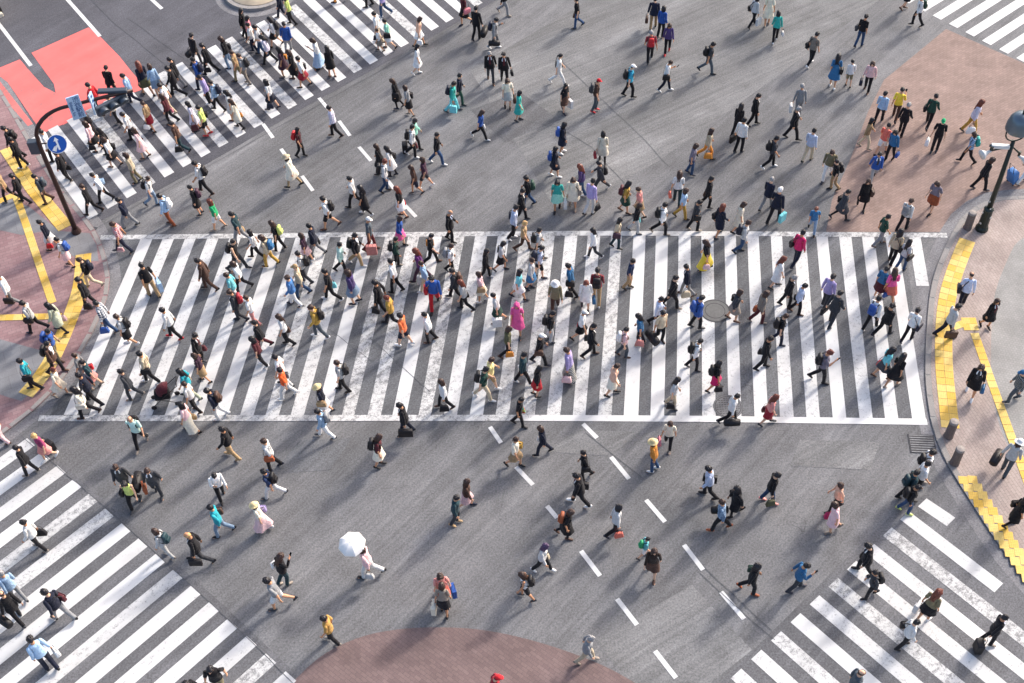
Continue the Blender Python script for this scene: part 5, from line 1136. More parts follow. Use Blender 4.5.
-14.66 34.36 0 88 1.59 | sk | l:navy | t:grey |  |  | person in navy shirt and grey trousers on road left above central crossing | 
-14.65 32.98 0 99 1.64 | sn | t:plaid | t:navy | hb:plaid |  | person in plaid top and navy trousers at far left top of central crossing | plaid handbag of person in plaid top at far left top of central crossing
-17.40 33.29 0.05 92 1.56 | sk | l:navy | s:white | hb:red |  | person in navy shirt and white skirt on left pavement | red handbag of person in navy shirt on left pavement
-14.75 36.90 0 96 1.55 | on | l:beige | t:khaki |  |  | person in beige shirt and khaki trousers at lower end of upper left crossing | 
-13.99 35.53 0 -101 1.59 | sn | t:white | t:ldenim | bp:black |  | person in white top and pale denim trousers on road left above central crossing | black backpack of person in white top walking right on road left above central crossing
-13.05 34.38 0 85 1.65 | sk | l:sky | t:rust | bp:white |  | person in light blue shirt and rust trousers on road left above central crossing | white backpack of person in light blue shirt on road left above central crossing
-11.91 36.07 0 81 1.71 | sk | t:white | t:black | bp:black |  | person in white top and black trousers on road left above central crossing | black backpack of person in white top and black trousers on road left above central crossing
-11.97 34.88 0 97 1.55 | sk | l:black | s:black | bp:plum |  | person in black shirt and black skirt on road left above central crossing | plum backpack of person in black shirt on road left above central crossing
-11.15 34.03 0 91 1.59 | la | t:green | h:white |  |  | person in green top and white shorts on road left above central crossing | 
-10.14 33.21 0 84 1.66 | sk | t:darkteal | t:grey | hb:tan |  | person in dark teal top and grey trousers at left top of central crossing | tan handbag of person in dark teal top at left top of central crossing
-8.40 36.24 0 83 1.68 | h:beige | c:cream | b:tan |  |  | person in cream coat on road centre left above central crossing | 
-6.76 33.83 0 90 1.68 | sk | t:white | h:black | bp:black | sh:brown | person in white top and black shorts on road centre left above central crossing | black backpack of person in white top on road centre left above central crossing
-5.42 34.45 0 81 1.55 | lk | d:black | b:black |  | sh:white | person in black dress on road centre left above central crossing | 
-5.86 34.95 0 80 1.60 | sk | t:white | t:black |  |  | person in white top and black trousers on road centre left above central crossing | 
-4.78 35.73 0 -90 1.69 | sa | l:white | t:denim | bp:black |  | person in white shirt and denim trousers on road centre left above central crossing | black backpack of person in white shirt, auburn hair, on road centre left above central crossing
-3.48 35.51 0 104 1.55 | on | t:brown | h:navy |  |  | person in brown top and navy shorts on road centre left above central crossing | 
-3.15 35.83 0 85 1.59 | on | t:plum | h:dgrey |  |  | person in plum top and dark grey shorts on road centre left above central crossing | 
-3.99 34.23 0 83 1.60 | la | t:black | s:white | hb:red |  | person in black top and white skirt on road centre left above central crossing | red handbag of person in black top on road centre left above central crossing
-4.05 32.67 0 -102 1.60 | on | l:blue | s:hotpink |  |  | person in blue shirt and hot pink skirt at left centre top of central crossing | 
-2.16 32.83 0 -103 1.61 | bg | j:black | t:black |  |  | person in black suit at centre top of central crossing | 
0.15 32.80 0 -90 1.75 | sk | l:lavender | t:black | sb:navy |  | person in pale lavender shirt and black trousers at centre top of central crossing | navy shoulder bag of person in pale lavender shirt at centre top of central crossing
2.01 36.17 0 -88 1.55 | ok | l:navy | s:navy | bp:blue | sh:white | person in navy shirt and navy skirt, blue backpack, just below the navy shirt | blue backpack of person in navy shirt just below the navy shirt
0.88 34.54 0 86 1.59 | sk | l:black | t:denim | bp:dgreen |  | person in black shirt and denim trousers walking left on road centre above central crossing | dark green backpack of person in black shirt on road centre above central crossing
0.52 33.77 0 -91 1.69 | sk | j:black | t:black |  |  | person in black suit walking right on road centre above central crossing | 
1.99 34.26 0 -183 1.64 | ok | t:teal | s:mint | pb:white |  | person in teal top and mint skirt on road centre above central crossing | white paper bag of person in teal top on road centre above central crossing
2.59 34.37 0 -183 1.71 | on | c:cream | s:salmon | sb:taupe |  | person in cream coat and salmon skirt on road centre above central crossing | taupe shoulder bag of person in cream coat on road centre above central crossing
3.00 35.07 0 76 1.55 | la | l:purple | t:denim |  |  | person in purple shirt and denim trousers on road centre above central crossing | 
3.19 33.94 0 -42 1.71 | sk | l:lilac | t:white | hb:black |  | person in lilac shirt and white trousers on road centre above central crossing | black handbag of person in lilac shirt on road centre above central crossing
3.76 35.25 0 87 1.55 | sk | l:dgrey | t:dgrey | bp:black |  | person in dark grey shirt and dark grey trousers on road centre above central crossing | black backpack of person in dark grey shirt on road centre above central crossing
4.57 33.98 0 -99 1.61 | lk | t:mustard | s:dgreen | bp:maroon |  | person in mustard top and dark green skirt on road centre right above central crossing | maroon backpack of person in mustard top on road centre right above central crossing
4.82 32.86 0 -97 1.56 | on | l:black | t:lgrey | hb:aqua |  | person in black shirt and light grey trousers at right centre top of central crossing | aqua handbag of person in black shirt at right centre top of central crossing
5.14 33.68 0 81 1.55 | sn | t:salmon | s:tan |  |  | person in salmon top and tan skirt on road centre right above central crossing | 
4.06 32.07 0 -96 1.58 | lk | t:beige | t:darkteal | sb:plum |  | person in beige top and dark teal trousers at right centre top of central crossing | plum shoulder bag of person in beige top at right centre top of central crossing
3.24 31.61 0 92 1.61 | lk | l:white | t:dgrey |  | sh:white | person in white shirt and dark grey trousers at right centre top of central crossing | 
6.65 34.33 0 -10 1.56 | ln | t:white | t:darkteal | hb:coral |  | person in white top and dark teal trousers on road centre right above central crossing | coral handbag of person in white top on road centre right above central crossing
6.69 33.52 0 -95 1.55 | on | t:sky | t:mustard |  |  | person in light blue top and mustard trousers on road centre right above central crossing | 
7.70 34.05 0 -88 1.57 | sk | l:black | t:black | hb:brown |  | person in black shirt and black trousers walking right on road centre right above central crossing | brown handbag of person in black shirt on road centre right above central crossing
5.76 32.72 0 -89 1.64 | sk | l:white | t:black | bp:black |  | person in white shirt and black trousers at right centre top of central crossing | black backpack of person in white shirt at right centre top of central crossing
7.09 32.82 0 -82 1.56 | sk | t:dgrey | t:black | sb:black |  | person in dark grey top and black trousers on road centre right above central crossing | black shoulder bag of person in dark grey top on road centre right above central crossing
8.00 32.48 0 -57 1.63 | la | l:navy | s:navy | sb:black |  | person in navy shirt and navy skirt at right top of central crossing | black shoulder bag of person in navy shirt at right top of central crossing
8.67 32.64 0 -88 1.55 | on | d:cream | b:skin |  |  | person in cream dress at right top of central crossing | 
8.59 31.60 0 -97 1.64 | sn | l:lgrey | t:denim | bp:navy |  | person in light grey shirt and denim trousers at right top of central crossing | navy backpack of person in light grey shirt at right top of central crossing
10.02 33.79 0 -41 1.62 | sg | j:navy | t:grey |  |  | person in navy suit jacket and grey trousers on road right above central crossing | 
10.19 33.09 0 -37 1.67 | sw | j:navy | t:black | pb:aqua |  | person in navy suit jacket and black trousers on road right above central crossing | aqua paper bag of person in navy jacket on road right above central crossing
13.67 33.65 0 -185 1.64 | ln | c:black | b:black | sb:brown |  | person in black coat on red paving upper right | brown shoulder bag of person in black coat on red paving upper right
12.69 33.06 0 -86 1.57 | sk | c:dgrey | b:black | sb:black |  | person in dark grey coat on red paving upper right | black shoulder bag of person in dark grey coat on red paving upper right
11.55 32.50 0 -190 1.32 | sa | t:steel | t:ldenim |  | child | child in mid blue top and pale denim trousers at right top of central crossing | 
13.88 31.62 0 -82 1.57 | sk | t:dgreen | t:grey |  |  | person in dark green top and grey trousers at far right top of central crossing | 
14.94 32.35 0 -47 1.56 | sn | l:greywhite | t:black | bp:grey |  | person in off-white shirt and black trousers on red paving upper right | grey backpack of person in off-white shirt on red paving upper right
16.30 33.33 0 -226 1.66 | on | t:purplegrey | s:rust |  |  | person in mauve top and rust skirt on red paving upper right | 
18.45 34.36 0 -88 1.65 | on | j:black | t:black |  |  | person in black suit, brown hair, on red paving upper right | 
-16.55 32.31 0.05 83 1.55 | sk | t:white | s:lpink | bp:blue |  | person in white top and pale pink skirt on left pavement | blue backpack of person in white top on left pavement
-15.44 31.24 0.05 102 1.62 | sn | t:black | t:beige | bp:navy |  | person in black top and beige trousers on left pavement | navy backpack of person in black top on left pavement
-15.39 30.19 0.05 94 1.62 | sk | j:black | t:black | hb:black |  | person in black suit with black handbag on left pavement | black handbag of person in black jacket on left pavement
-18.21 30.52 0.05 102 1.64 | sn | l:white | t:grey | br:black |  | person in white shirt and grey trousers on left pavement | black briefcase of person in white shirt on left pavement
-17.07 29.14 0.05 86 1.68 | sk | l:lgrey | t:black | sb:black |  | person in light grey shirt and black trousers on left pavement | black shoulder bag of person in light grey shirt on left pavement
-16.24 29.06 0.05 84 1.57 | lk | c:sage | b:black | hb:lpink |  | person in sage coat on left pavement | pale pink handbag of person in sage coat on left pavement
-13.16 30.64 0 42 1.70 | sk | t:black | t:tan | pb:sky |  | person in black top and tan trousers at far left middle of central crossing | light blue paper bag of person in black top at far left middle of central crossing
-11.07 30.85 0 92 1.69 | sk | j:brown | t:brown |  |  | person in brown suit at left top of central crossing | 
-10.17 31.82 0 -98 1.66 | sk | v:black | t:dgrey | bp:black |  | person in black sleeveless top and dark grey trousers at left top of central crossing | black backpack of person in black sleeveless top at left top of central crossing
-9.81 30.78 0 89 1.56 | on | t:white | t:black |  |  | person in white top and black trousers, brown hair, at left top of central crossing | 
-9.91 30.17 0 86 1.59 | sn | t:aqua | t:white |  |  | person in aqua top and white trousers at left middle of central crossing | 
-9.74 29.28 0 98 1.68 | sn | j:dgrey | t:dgrey | bp:crimson |  | person in dark grey suit at left middle of central crossing | crimson backpack of person in dark grey jacket at left middle of central crossing
-9.20 29.04 0 82 1.55 | sn | t:white | t:salmon |  |  | person in white top and salmon trousers at left middle of central crossing | 
-9.47 32.34 0 94 1.55 | lk | t:white | t:black |  |  | person in white top and black trousers, long black hair, at left top of central crossing | 
-8.68 32.73 0 82 1.56 | ln | t:black | t:black | bp:lime |  | person in black top and black trousers at left top of central crossing | lime backpack of person in black top at left top of central crossing
-8.91 31.94 0 80 1.62 | on | l:beige | t:mustard | bp:steel |  | person in beige shirt and mustard trousers at left top of central crossing | mid blue backpack of person in beige shirt at left top of central crossing
-7.18 32.36 0 82 1.71 | sk | j:navy | t:grey | hb:black |  | person in navy suit jacket and grey trousers at left centre top of central crossing | black handbag of person in navy jacket at left centre top of central crossing
-7.54 32.01 0 78 1.55 | on | t:plum | s:lpink |  |  | person in plum top and pale pink skirt at left top of central crossing | 
-7.51 30.99 0 88 1.66 | sk | t:lgrey | t:dgrey | bp:black |  | person in light grey top and dark grey trousers at left top of central crossing | black backpack of person in light grey top at left top of central crossing
-7.61 30.34 0 94 1.71 | c:tan | l:beige | t:denim |  |  | person in beige shirt and denim trousers at left middle of central crossing | 
-7.86 29.89 0 88 1.60 | sn | l:cornflower | t:white |  |  | person in bright blue shirt and white trousers at left middle of central crossing | 
-6.48 30.08 0 91 1.69 | sk | t:black | t:black | hb:aqua | sh:white | person in black top and black trousers at left centre middle of central crossing | aqua handbag of person in black top at left centre middle of central crossing
-6.28 31.46 0 -82 1.55 | sk | l:mintwhite | t:black |  |  | person in pale mint shirt and black trousers at left centre top of central crossing | 
-5.72 31.82 0 -92 1.67 | sk | j:black | t:tan | bp:black |  | person in black suit jacket and tan trousers at left centre top of central crossing | black backpack of person in black jacket at left centre top of central crossing
-5.20 32.54 0 -92 1.75 | c:white | t:slate | t:maroon | pb:salmon |  | person in slate top and maroon trousers at left centre top of central crossing | salmon paper bag of person in slate top at left centre top of central crossing
-5.65 29.87 0 85 1.75 | on | l:purple | s:ldenim |  |  | person in purple shirt and pale denim skirt at left centre middle of central crossing | 
-4.68 29.33 0 75 1.75 | sk | l:black | t:black | hb:black |  | person in black shirt and black trousers at left centre middle of central crossing | black handbag of person in black shirt at left centre middle of central crossing
-4.26 31.60 0 -88 1.58 | sk | l:dgreen | t:black | bp:black |  | person in dark green shirt and black trousers at left centre top of central crossing | black backpack of person in dark green shirt at left centre top of central crossing
-4.15 30.30 0 74 1.75 | sk | t:white | t:black |  |  | person in white top and black trousers at left centre middle of central crossing | 
-2.91 31.71 0 -89 1.58 | sk | t:black | t:black | sb:orange |  | person in black top and black trousers at left centre top of central crossing | orange shoulder bag of person in black top at left centre top of central crossing
-3.24 30.83 0 86 1.74 | la | l:violet | t:plum | pb:lgrey |  | person in violet shirt and plum trousers at left centre top of central crossing | light grey paper bag of person in violet shirt at left centre top of central crossing
-3.00 30.36 0 94 1.59 | sn | l:sky | t:beige |  |  | person in light blue shirt and beige trousers at left centre top of central crossing | 
-2.74 29.55 0 -180 1.75 | sk | l:blue | t:red | sb:red |  | person in blue shirt and red trousers at left centre middle of central crossing | red shoulder bag of person in blue shirt at left centre middle of central crossing
-2.21 31.16 0 -99 1.56 | sn | t:white | t:black | bp:grey |  | person in white top and black trousers at centre top of central crossing | grey backpack of person in white top at centre top of central crossing
-1.95 29.86 0 89 1.63 | sk | j:dgrey | t:black | bp:brown |  | person in dark grey suit jacket and black trousers at centre middle of central crossing | brown backpack of person in dark grey jacket at centre middle of central crossing
-0.89 30.82 0 -97 1.58 | lk | l:black | t:black |  | sh:white | person in black shirt and black trousers at centre top of central crossing | 
-0.32 31.21 0 -95 1.55 | ok | t:greywhite | s:black | sb:black |  | person in off-white top and black skirt at centre top of central crossing | black shoulder bag of person in off-white top at centre top of central crossing
-1.58 29.30 0 87 1.63 | la | t:lgrey | t:black | hb:black |  | person in light grey top and black trousers at centre middle of central crossing | black handbag of person in light grey top at centre middle of central crossing
-0.99 29.68 0 86 1.55 | on | t:lpink | s:cream | sb:tan |  | person in pale pink top and cream skirt at centre middle of central crossing | tan shoulder bag of person in pale pink top at centre middle of central crossing
-0.38 28.64 0 85 1.58 | sk | t:greywhite | s:dgreen | pb:white |  | person in off-white top and dark green skirt at centre middle of central crossing | white paper bag of person in off-white top at centre middle of central crossing
0.23 28.13 0 -188 1.75 | hp | d:hotpink | b:skin |  |  | person in hot pink dress at centre middle of central crossing | 
-4.21 28.73 0 85 1.61 | sa | t:mustard | t:black |  |  | person in mustard top and black trousers at left centre middle of central crossing | 
-3.81 27.77 0 72 1.70 | sk | t:tangerine | h:navy |  | sh:white | person in orange top and navy shorts at left centre middle of central crossing | 
-2.86 27.89 0 86 1.56 | sk | l:white | t:black |  |  | person in white shirt and black trousers at left centre middle of central crossing | 
0.56 32.19 0 -102 1.55 | sy | t:tan | t:brown |  |  | person in tan top and brown trousers at centre top of central crossing | 
1.15 31.75 0 -86 1.55 | sk | t:lgrey | t:black | bp:black |  | person in light grey top and black trousers at centre top of central crossing | black backpack of person in light grey top at centre top of central crossing
1.12 30.77 0 -85 1.62 | sk | t:lavender | h:black | bp:navy |  | person in pale lavender top and black shorts at centre top of central crossing | navy backpack of person in pale lavender top at centre top of central crossing
0.74 30.23 0 -107 1.60 | sn | l:greywhite | s:steel |  |  | person in off-white shirt and mid blue skirt at centre top of central crossing | 
0.32 29.76 0 -92 1.55 | lk | t:aqua | s:white |  |  | person in aqua top and white skirt at centre middle of central crossing | 
1.62 29.07 0 -184 1.75 | h:white | l:khaki | t:brown |  |  | person in khaki shirt and brown trousers at centre middle of central crossing | 
2.30 29.73 0 79 1.70 | sk | l:steel | t:black | sb:black hb:black |  | person in mid blue shirt and black trousers at right centre middle of central crossing | black shoulder bag of person in mid blue shirt at right centre middle of central crossing; black handbag of person in mid blue shirt at right centre middle of central crossing
2.70 29.11 0 -180 1.65 | la | l:white | s:white | hb:steel |  | person in white shirt and white skirt at right centre middle of central crossing | mid blue handbag of person in white shirt at right centre middle of central crossing
3.13 29.38 0 -8 1.75 | sk | l:redplaid | t:tan | bp:black |  | person in red plaid shirt and tan trousers at right centre middle of central crossing | black backpack of person in red plaid shirt at right centre middle of central crossing
4.31 30.01 0 -106 1.57 | sk | t:darkblue | t:tan |  |  | person in dark blue top and tan trousers at right centre top of central crossing | 
7.29 30.74 0 85 1.58 | ln | t:black | m:yellow | hb:lpink |  | person in black top and yellow long skirt at right top of central crossing | pale pink handbag of person in black top at right top of central crossing
6.44 29.55 0 86 1.63 | sk | j:navy | t:grey | hb:beige |  | person in navy suit jacket and grey trousers at right centre middle of central crossing | beige handbag of person in navy jacket at right centre middle of central crossing
5.79 28.99 0 -93 1.69 | sk | j:black | t:black | pb:white |  | person in black suit at right centre middle of central crossing | white paper bag of person in black jacket at right centre middle of central crossing
10.55 30.76 0 -52 1.75 | sk | l:magenta | t:navy | sb:black |  | person in magenta shirt and navy trousers at right top of central crossing | black shoulder bag of person in magenta shirt at right top of central crossing
9.67 29.75 0 -89 1.59 | la | d:white | b:skin |  |  | person in white dress at right top of central crossing | 
9.89 28.82 0 -88 1.59 | sg | j:black | t:black |  |  | person in black suit at right middle of central crossing | 
10.19 28.47 0 -101 1.59 | sk | l:lavender | t:black | br:black |  | person in pale lavender shirt and black trousers at right middle of central crossing | black briefcase of person in pale lavender shirt at right middle of central crossing
11.25 28.64 0 -49 1.67 | sk | l:lilac | t:dgrey | hb:black |  | person in lilac shirt and dark grey trousers at far right middle of central crossing | black handbag of person in lilac shirt at far right middle of central crossing
11.33 27.85 0 -46 1.69 | sk | j:dgrey | t:dgrey | br:black |  | person in dark grey suit at far right middle of central crossing | black briefcase of person in dark grey jacket at far right middle of central crossing
13.16 28.91 0 -49 1.59 | sk | t:steel | s:maroon | hb:blue |  | person in mid blue top and maroon skirt at far right middle of central crossing | blue handbag of person in mid blue top at far right middle of central crossing
13.59 28.76 0 -1 1.62 | ln | t:hotpink | s:coral |  |  | person in hot pink top and coral skirt at far right middle of central crossing | 
14.12 30.67 0 -44 1.67 | lk | l:beige | t:black | sb:black |  | person in beige shirt and black trousers at far right top of central crossing | black shoulder bag of person in beige shirt at far right top of central crossing
14.37 30.28 0 -52 1.55 | lk | t:greywhite | t:denim | sb:black |  | person in off-white top and denim trousers at far right top of central crossing | black shoulder bag of person in off-white top at far right top of central crossing
-16.14 27.79 0.05 -99 1.69 | sk | t:blue | t:khaki | bp:blue |  | person in blue top and khaki trousers on left pavement | blue backpack of person in blue top on left pavement
-16.04 27.19 0.05 -94 1.71 | sk | j:brown | t:black | bp:black |  | person in brown suit jacket and black trousers on left pavement | black backpack of person in brown jacket on left pavement
-16.60 26.46 0.05 103 1.70 | sk | t:aquateal | t:black | sb:black |  | person in turquoise top and black trousers on left pavement | black shoulder bag of person in turquoise top on left pavement
-15.70 26.19 0 -94 1.55 | sa | d:cream | b:skin |  |  | person in cream dress at far left bottom of central crossing | 
-14.48 29.06 0 88 1.63 | sk | l:check | t:denim | hb:blue |  | person in white checked shirt and denim trousers at far left middle of central crossing | blue handbag of person in white checked shirt at far left middle of central crossing
-13.58 28.38 0 90 1.64 | sn | t:white | s:black | bp:black |  | person in white top and black skirt at far left middle of central crossing | black backpack of person in white top at far left middle of central crossing
-14.92 26.75 0 87 1.55 | sn | t:grey | t:grey |  |  | person in grey top and grey trousers at far left bottom of central crossing | 
-14.54 26.47 0 103 1.55 | sk | t:darkteal | s:salmon | sb:red |  | person in dark teal top and salmon skirt at far left bottom of central crossing | red shoulder bag of person in dark teal top at far left bottom of central crossing
-14.46 25.77 0 83 1.69 | sk | l:navy | t:black |  |  | person in navy shirt and black trousers at far left bottom of central crossing | 
-14.51 25.25 0 92 1.66 | lk | l:cream | t:black | sb:cream |  | person in cream shirt and black trousers at far left bottom of central crossing | cream shoulder bag of person in cream shirt at far left bottom of central crossing
-13.04 25.92 0 88 1.63 | sk | j:dgrey | t:dgrey |  |  | person in dark grey suit at far left bottom of central crossing | 
-12.08 28.57 0 91 1.65 | sk | l:white | t:black |  | sh:red | person in white shirt and black trousers at far left middle of central crossing | 
-11.01 27.32 0 -101 1.69 | sk | j:black | t:black | hb:maroon |  | person in black suit at left bottom of central crossing | maroon handbag of person in black jacket at left bottom of central crossing
-12.61 26.58 0 99 1.71 | sk | l:beige | t:black | sb:black |  | person in beige shirt and black trousers at far left bottom of central crossing | black shoulder bag of person in beige shirt at far left bottom of central crossing
-10.72 26.51 0 86 1.56 | on | t:plum | s:tan |  |  | person in plum top and tan skirt at left bottom of central crossing | 
-11.10 25.81 0 87 1.64 | lk | t:aquateal | t:sage |  |  | person in turquoise top and sage trousers at left bottom of central crossing | 
-10.83 25.22 0 80 1.63 | sn | t:white | t:black |  |  | person in white top and black trousers at left bottom of central crossing | 
-10.86 24.38 0 82 1.66 | lk | t:lpink | m:cream | hb:tan |  | person in pale pink top and cream long skirt on road left below central crossing | tan handbag of person in pale pink top on road left below central crossing
-9.96 24.94 0 91 1.64 | sk | l:navy | t:white | bp:brown |  | person in navy shirt and white trousers at left bottom of central crossing | brown backpack of person in navy shirt at left bottom of central crossing
-8.77 27.90 0 94 1.55 | sk | j:black | t:maroon | hb:black |  | person in black suit jacket and maroon trousers at left middle of central crossing | black handbag of person in black jacket at left middle of central crossing
-8.73 27.10 0 92 1.59 | lk | t:maroon | t:black |  | sh:white | person in maroon top and black trousers at left bottom of central crossing | 
-7.90 28.03 0 95 1.67 | ln | t:white | t:black | hb:brown |  | person in white top and black trousers at left middle of central crossing | brown handbag of person in white top at left middle of central crossing
-6.81 28.29 0 92 1.75 | sn | l:mustard | t:slate | bp:black | sh:white | person in mustard shirt and slate trousers at left centre middle of central crossing | black backpack of person in mustard shirt at left centre middle of central crossing
-7.89 26.19 0 87 1.68 | sk | t:white | t:lgrey |  |  | person in white top and light grey trousers at left bottom of central crossing | 
-7.76 25.68 0 93 1.61 | sk | t:orangered | t:white | sb:slate |  | person in bright orange top and white trousers at left bottom of central crossing | slate shoulder bag of person in bright orange top at left bottom of central crossing
-5.88 25.85 0 91 1.66 | sn | t:lgrey | t:black | bp:black |  | person in light grey top and black trousers at left centre bottom of central crossing | black backpack of person in light grey top at left centre bottom of central crossing
-6.33 24.87 0 86 1.64 | h:straw | t:navy | s:greywhite | sb:tan |  | person in navy top and off-white skirt at left centre bottom of central crossing | tan shoulder bag of person in navy top at left centre bottom of central crossing
-6.36 23.91 0 92 1.58 | sk | l:sky | t:white | bp:grey |  | person in light blue shirt and white trousers on road centre left below central crossing | grey backpack of person in light blue shirt on road centre left below central crossing
-0.26 27.07 0 -84 1.58 | on | t:olive | t:black | hb:orange |  | person in olive top and black trousers at centre bottom of central crossing | orange handbag of person in olive top at centre bottom of central crossing
-0.80 25.72 0 -92 1.59 | sn | t:paleyellow | h:tan |  |  | person in pale yellow top and tan shorts at centre bottom of central crossing | 
-1.06 25.24 0 -96 1.75 | sk | t:dgreen | t:beige | bp:black |  | person in dark green top and beige trousers at centre bottom of central crossing | black backpack of person in dark green top at centre bottom of central crossing
-3.66 23.90 0 92 1.75 | sk | j:black | t:navy | br:black |  | person in black suit jacket and navy trousers on road centre left below central crossing | black briefcase of person in black jacket on road centre left below central crossing
-2.36 24.91 0 100 1.60 | ln | l:white | t:black | hb:black |  | person in white shirt and black trousers at centre bottom of central crossing | black handbag of person in white shirt at centre bottom of central crossing
1.33 27.67 0 -95 1.60 | sk | l:black | t:white | bp:black |  | person in black shirt and white trousers at centre middle of central crossing | black backpack of person in black shirt at centre middle of central crossing
0.94 26.65 0 -94 1.61 | c:white | l:black | t:black | sb:brown |  | person in black shirt and black trousers at centre bottom of central crossing | brown shoulder bag of person in black shirt at centre bottom of central crossing
2.40 27.71 0 -94 1.55 | c:white | t:white | s:black | hb:red |  | person in white top and black skirt at right centre middle of central crossing | red handbag of person in white top at right centre middle of central crossing
2.67 26.90 0 -85 1.75 | sk | j:black | t:black | br:black |  | person in black suit at right centre bottom of central crossing | black briefcase of person in black jacket at right centre bottom of central crossing
1.95 25.84 0 74 1.75 | sn | l:lilac | m:stripe | hb:lpink |  | person in lilac shirt and striped long skirt at right centre bottom of central crossing | pale pink handbag of person in lilac shirt at right centre bottom of central crossing
3.83 26.81 0 -91 1.55 | sk | t:lpink | t:slate | bp:white |  | person in pale pink top and slate trousers at right centre bottom of central crossing | white backpack of person in pale pink top at right centre bottom of central crossing
0.34 25.81 0 -85 1.67 | sk | l:darkteal | t:black | pb:white |  | person in dark teal shirt and black trousers at centre bottom of central crossing | white paper bag of person in dark teal shirt at centre bottom of central crossing
4.53 27.32 0 81 1.64 | lk | t:steel | t:navy | hb:salmon |  | person in mid blue top and navy trousers at right centre middle of central crossing | salmon handbag of person in mid blue top at right centre middle of central crossing
0.73 25.25 0 -83 1.59 | lk | l:black | s:red |  |  | person in black shirt and red skirt at centre bottom of central crossing | 
3.33 25.17 0 -89 1.64 | un | t:peach | s:cream |  |  | person in peach top and cream skirt at right centre bottom of central crossing | 
0.10 24.06 0 -97 1.58 | sk | t:black | t:black | hb:rainbow |  | person in black top and black trousers on road centre below central crossing | multicoloured handbag of person in black top on road centre below central crossing
0.88 22.86 0 88 1.55 | on | l:navy | t:navy | hb:white |  | person in navy shirt and navy trousers on road centre below central crossing | white handbag of person in navy shirt on road centre below central crossing
5.11 28.11 0 -104 1.65 | sk | l:lavender | t:black |  |  | person in pale lavender shirt and black trousers at right centre middle of central crossing | 
5.16 27.52 0 -152 1.68 | sk | t:beige | t:black | df:black |  | person in beige top and black trousers at right centre middle of central crossing | black duffel bag of person in beige top at right centre middle of central crossing
6.57 27.98 0 -81 1.66 | sk | j:blue | t:black | bp:blue |  | person in blue suit jacket and black trousers at right middle of central crossing | blue backpack of person in blue jacket at right middle of central crossing
7.90 28.26 0 -100 1.61 | on | l:dgrey | s:taupe | sb:black |  | person in dark grey shirt and taupe skirt at right middle of central crossing | black shoulder bag of person in dark grey shirt at right middle of central crossing
8.73 28.09 0 -80 1.64 | on | l:taupe | t:maroon | hb:rust |  | person in taupe shirt and maroon trousers at right middle of central crossing | rust handbag of person in taupe shirt at right middle of central crossing
6.20 26.13 0 -94 1.63 | sk | l:white | t:black | bp:black |  | person in white shirt and black trousers with black backpack at right bottom of central crossing | black backpack of person in white shirt at right bottom of central crossing
6.81 25.17 0 -86 1.59 | lk | t:black | s:magenta | hb:black bp:black |  | person in black top and magenta skirt at right bottom of central crossing | black handbag of person in black top at right bottom of central crossing; black backpack of person in black top at right bottom of central crossing
8.57 26.02 0 -93 1.73 | sk | l:black | t:black | hb:black |  | person in black shirt and black trousers at right bottom of central crossing | black handbag of person in black shirt at right bottom of central crossing
5.26 24.55 0 -109 1.65 | lk | t:greywhite | t:beige | hb:black |  | person in off-white top and beige trousers at right centre bottom of central crossing | black handbag of person in off-white top at right centre bottom of central crossing
7.08 23.81 0 -97 1.59 | sk | l:white | t:black | df:black |  | person in white shirt and black trousers, black duffel bag, just below the black top | black duffel bag of person in white shirt at right bottom of central crossing
8.36 23.66 0 -92 1.58 | la | t:salmon | s:crimson | hb:maroon |  | person in salmon top and crimson skirt beside central crossing right end | maroon handbag of person in salmon top beside central crossing right end
4.99 22.95 0 -195 1.56 | on | t:cream | t:black | hb:pink |  | person in cream top and black trousers on road centre right below central crossing | pink handbag of person in cream top on road centre right below central crossing
4.42 22.02 0 78 1.69 | h:straw | l:orange | t:denim | hb:olive |  | person in orange shirt and denim trousers on road centre right below central crossing | olive handbag of person in orange shirt on road centre right below central crossing
9.24 27.07 0 -91 1.62 | sn | t:black | t:navy | bp:black |  | person in black top and navy trousers at right middle of central crossing | black backpack of person in black top at right middle of central crossing
12.67 27.55 0 -50 1.75 | sk | l:white | t:black | bp:blue |  | person in white shirt and black trousers, blue backpack, just left of the black jacket | blue backpack of person in white shirt at far right middle of central crossing
13.02 27.26 0 -58 1.63 | sk | j:black | t:black |  |  | person in black suit at far right middle of central crossing | 
10.39 25.37 0 -98 1.70 | sa | t:purplegrey | t:black | bp:black | phone | person in mauve top and black trousers at right bottom of central crossing | black backpack of person in mauve top at right bottom of central crossing; phone of person in mauve top at right bottom of central crossing
12.59 25.37 0 -87 1.65 | lk | t:aqua | s:dgrey | hb:red |  | person in aqua top and dark grey skirt at far right bottom of central crossing | red handbag of person in aqua top at far right bottom of central crossing
12.84 24.99 0 -50 1.65 | lk | d:black | b:skin |  |  | person in black dress at far right bottom of central crossing | 
13.80 26.91 0 -40 1.63 | sk | l:white | t:black | sb:navy |  | person in white shirt and black trousers, navy shoulder bag, just right of the black jacket | navy shoulder bag of person in white shirt at far right middle of central crossing
15.14 27.02 0.05 -83 1.73 | sk | l:lgrey | t:navy | br:brown |  | person in light grey shirt and navy trousers on right pavement | brown briefcase of person in light grey shirt on right pavement
16.09 28.35 0.05 -15 1.75 | bk | l:lavender | t:navy | sb:navy |  | person in pale lavender shirt and navy trousers on right pavement | navy shoulder bag of person in pale lavender shirt on right pavement
16.68 27.39 0.05 -163 1.56 | ln | j:black | s:black |  |  | person in black suit, long brown hair, on right pavement | 
15.35 24.44 0.05 -204 1.73 | on | j:black | s:black | hb:steel |  | person in black suit with mid blue handbag on right pavement | mid blue handbag of person in black jacket on right pavement
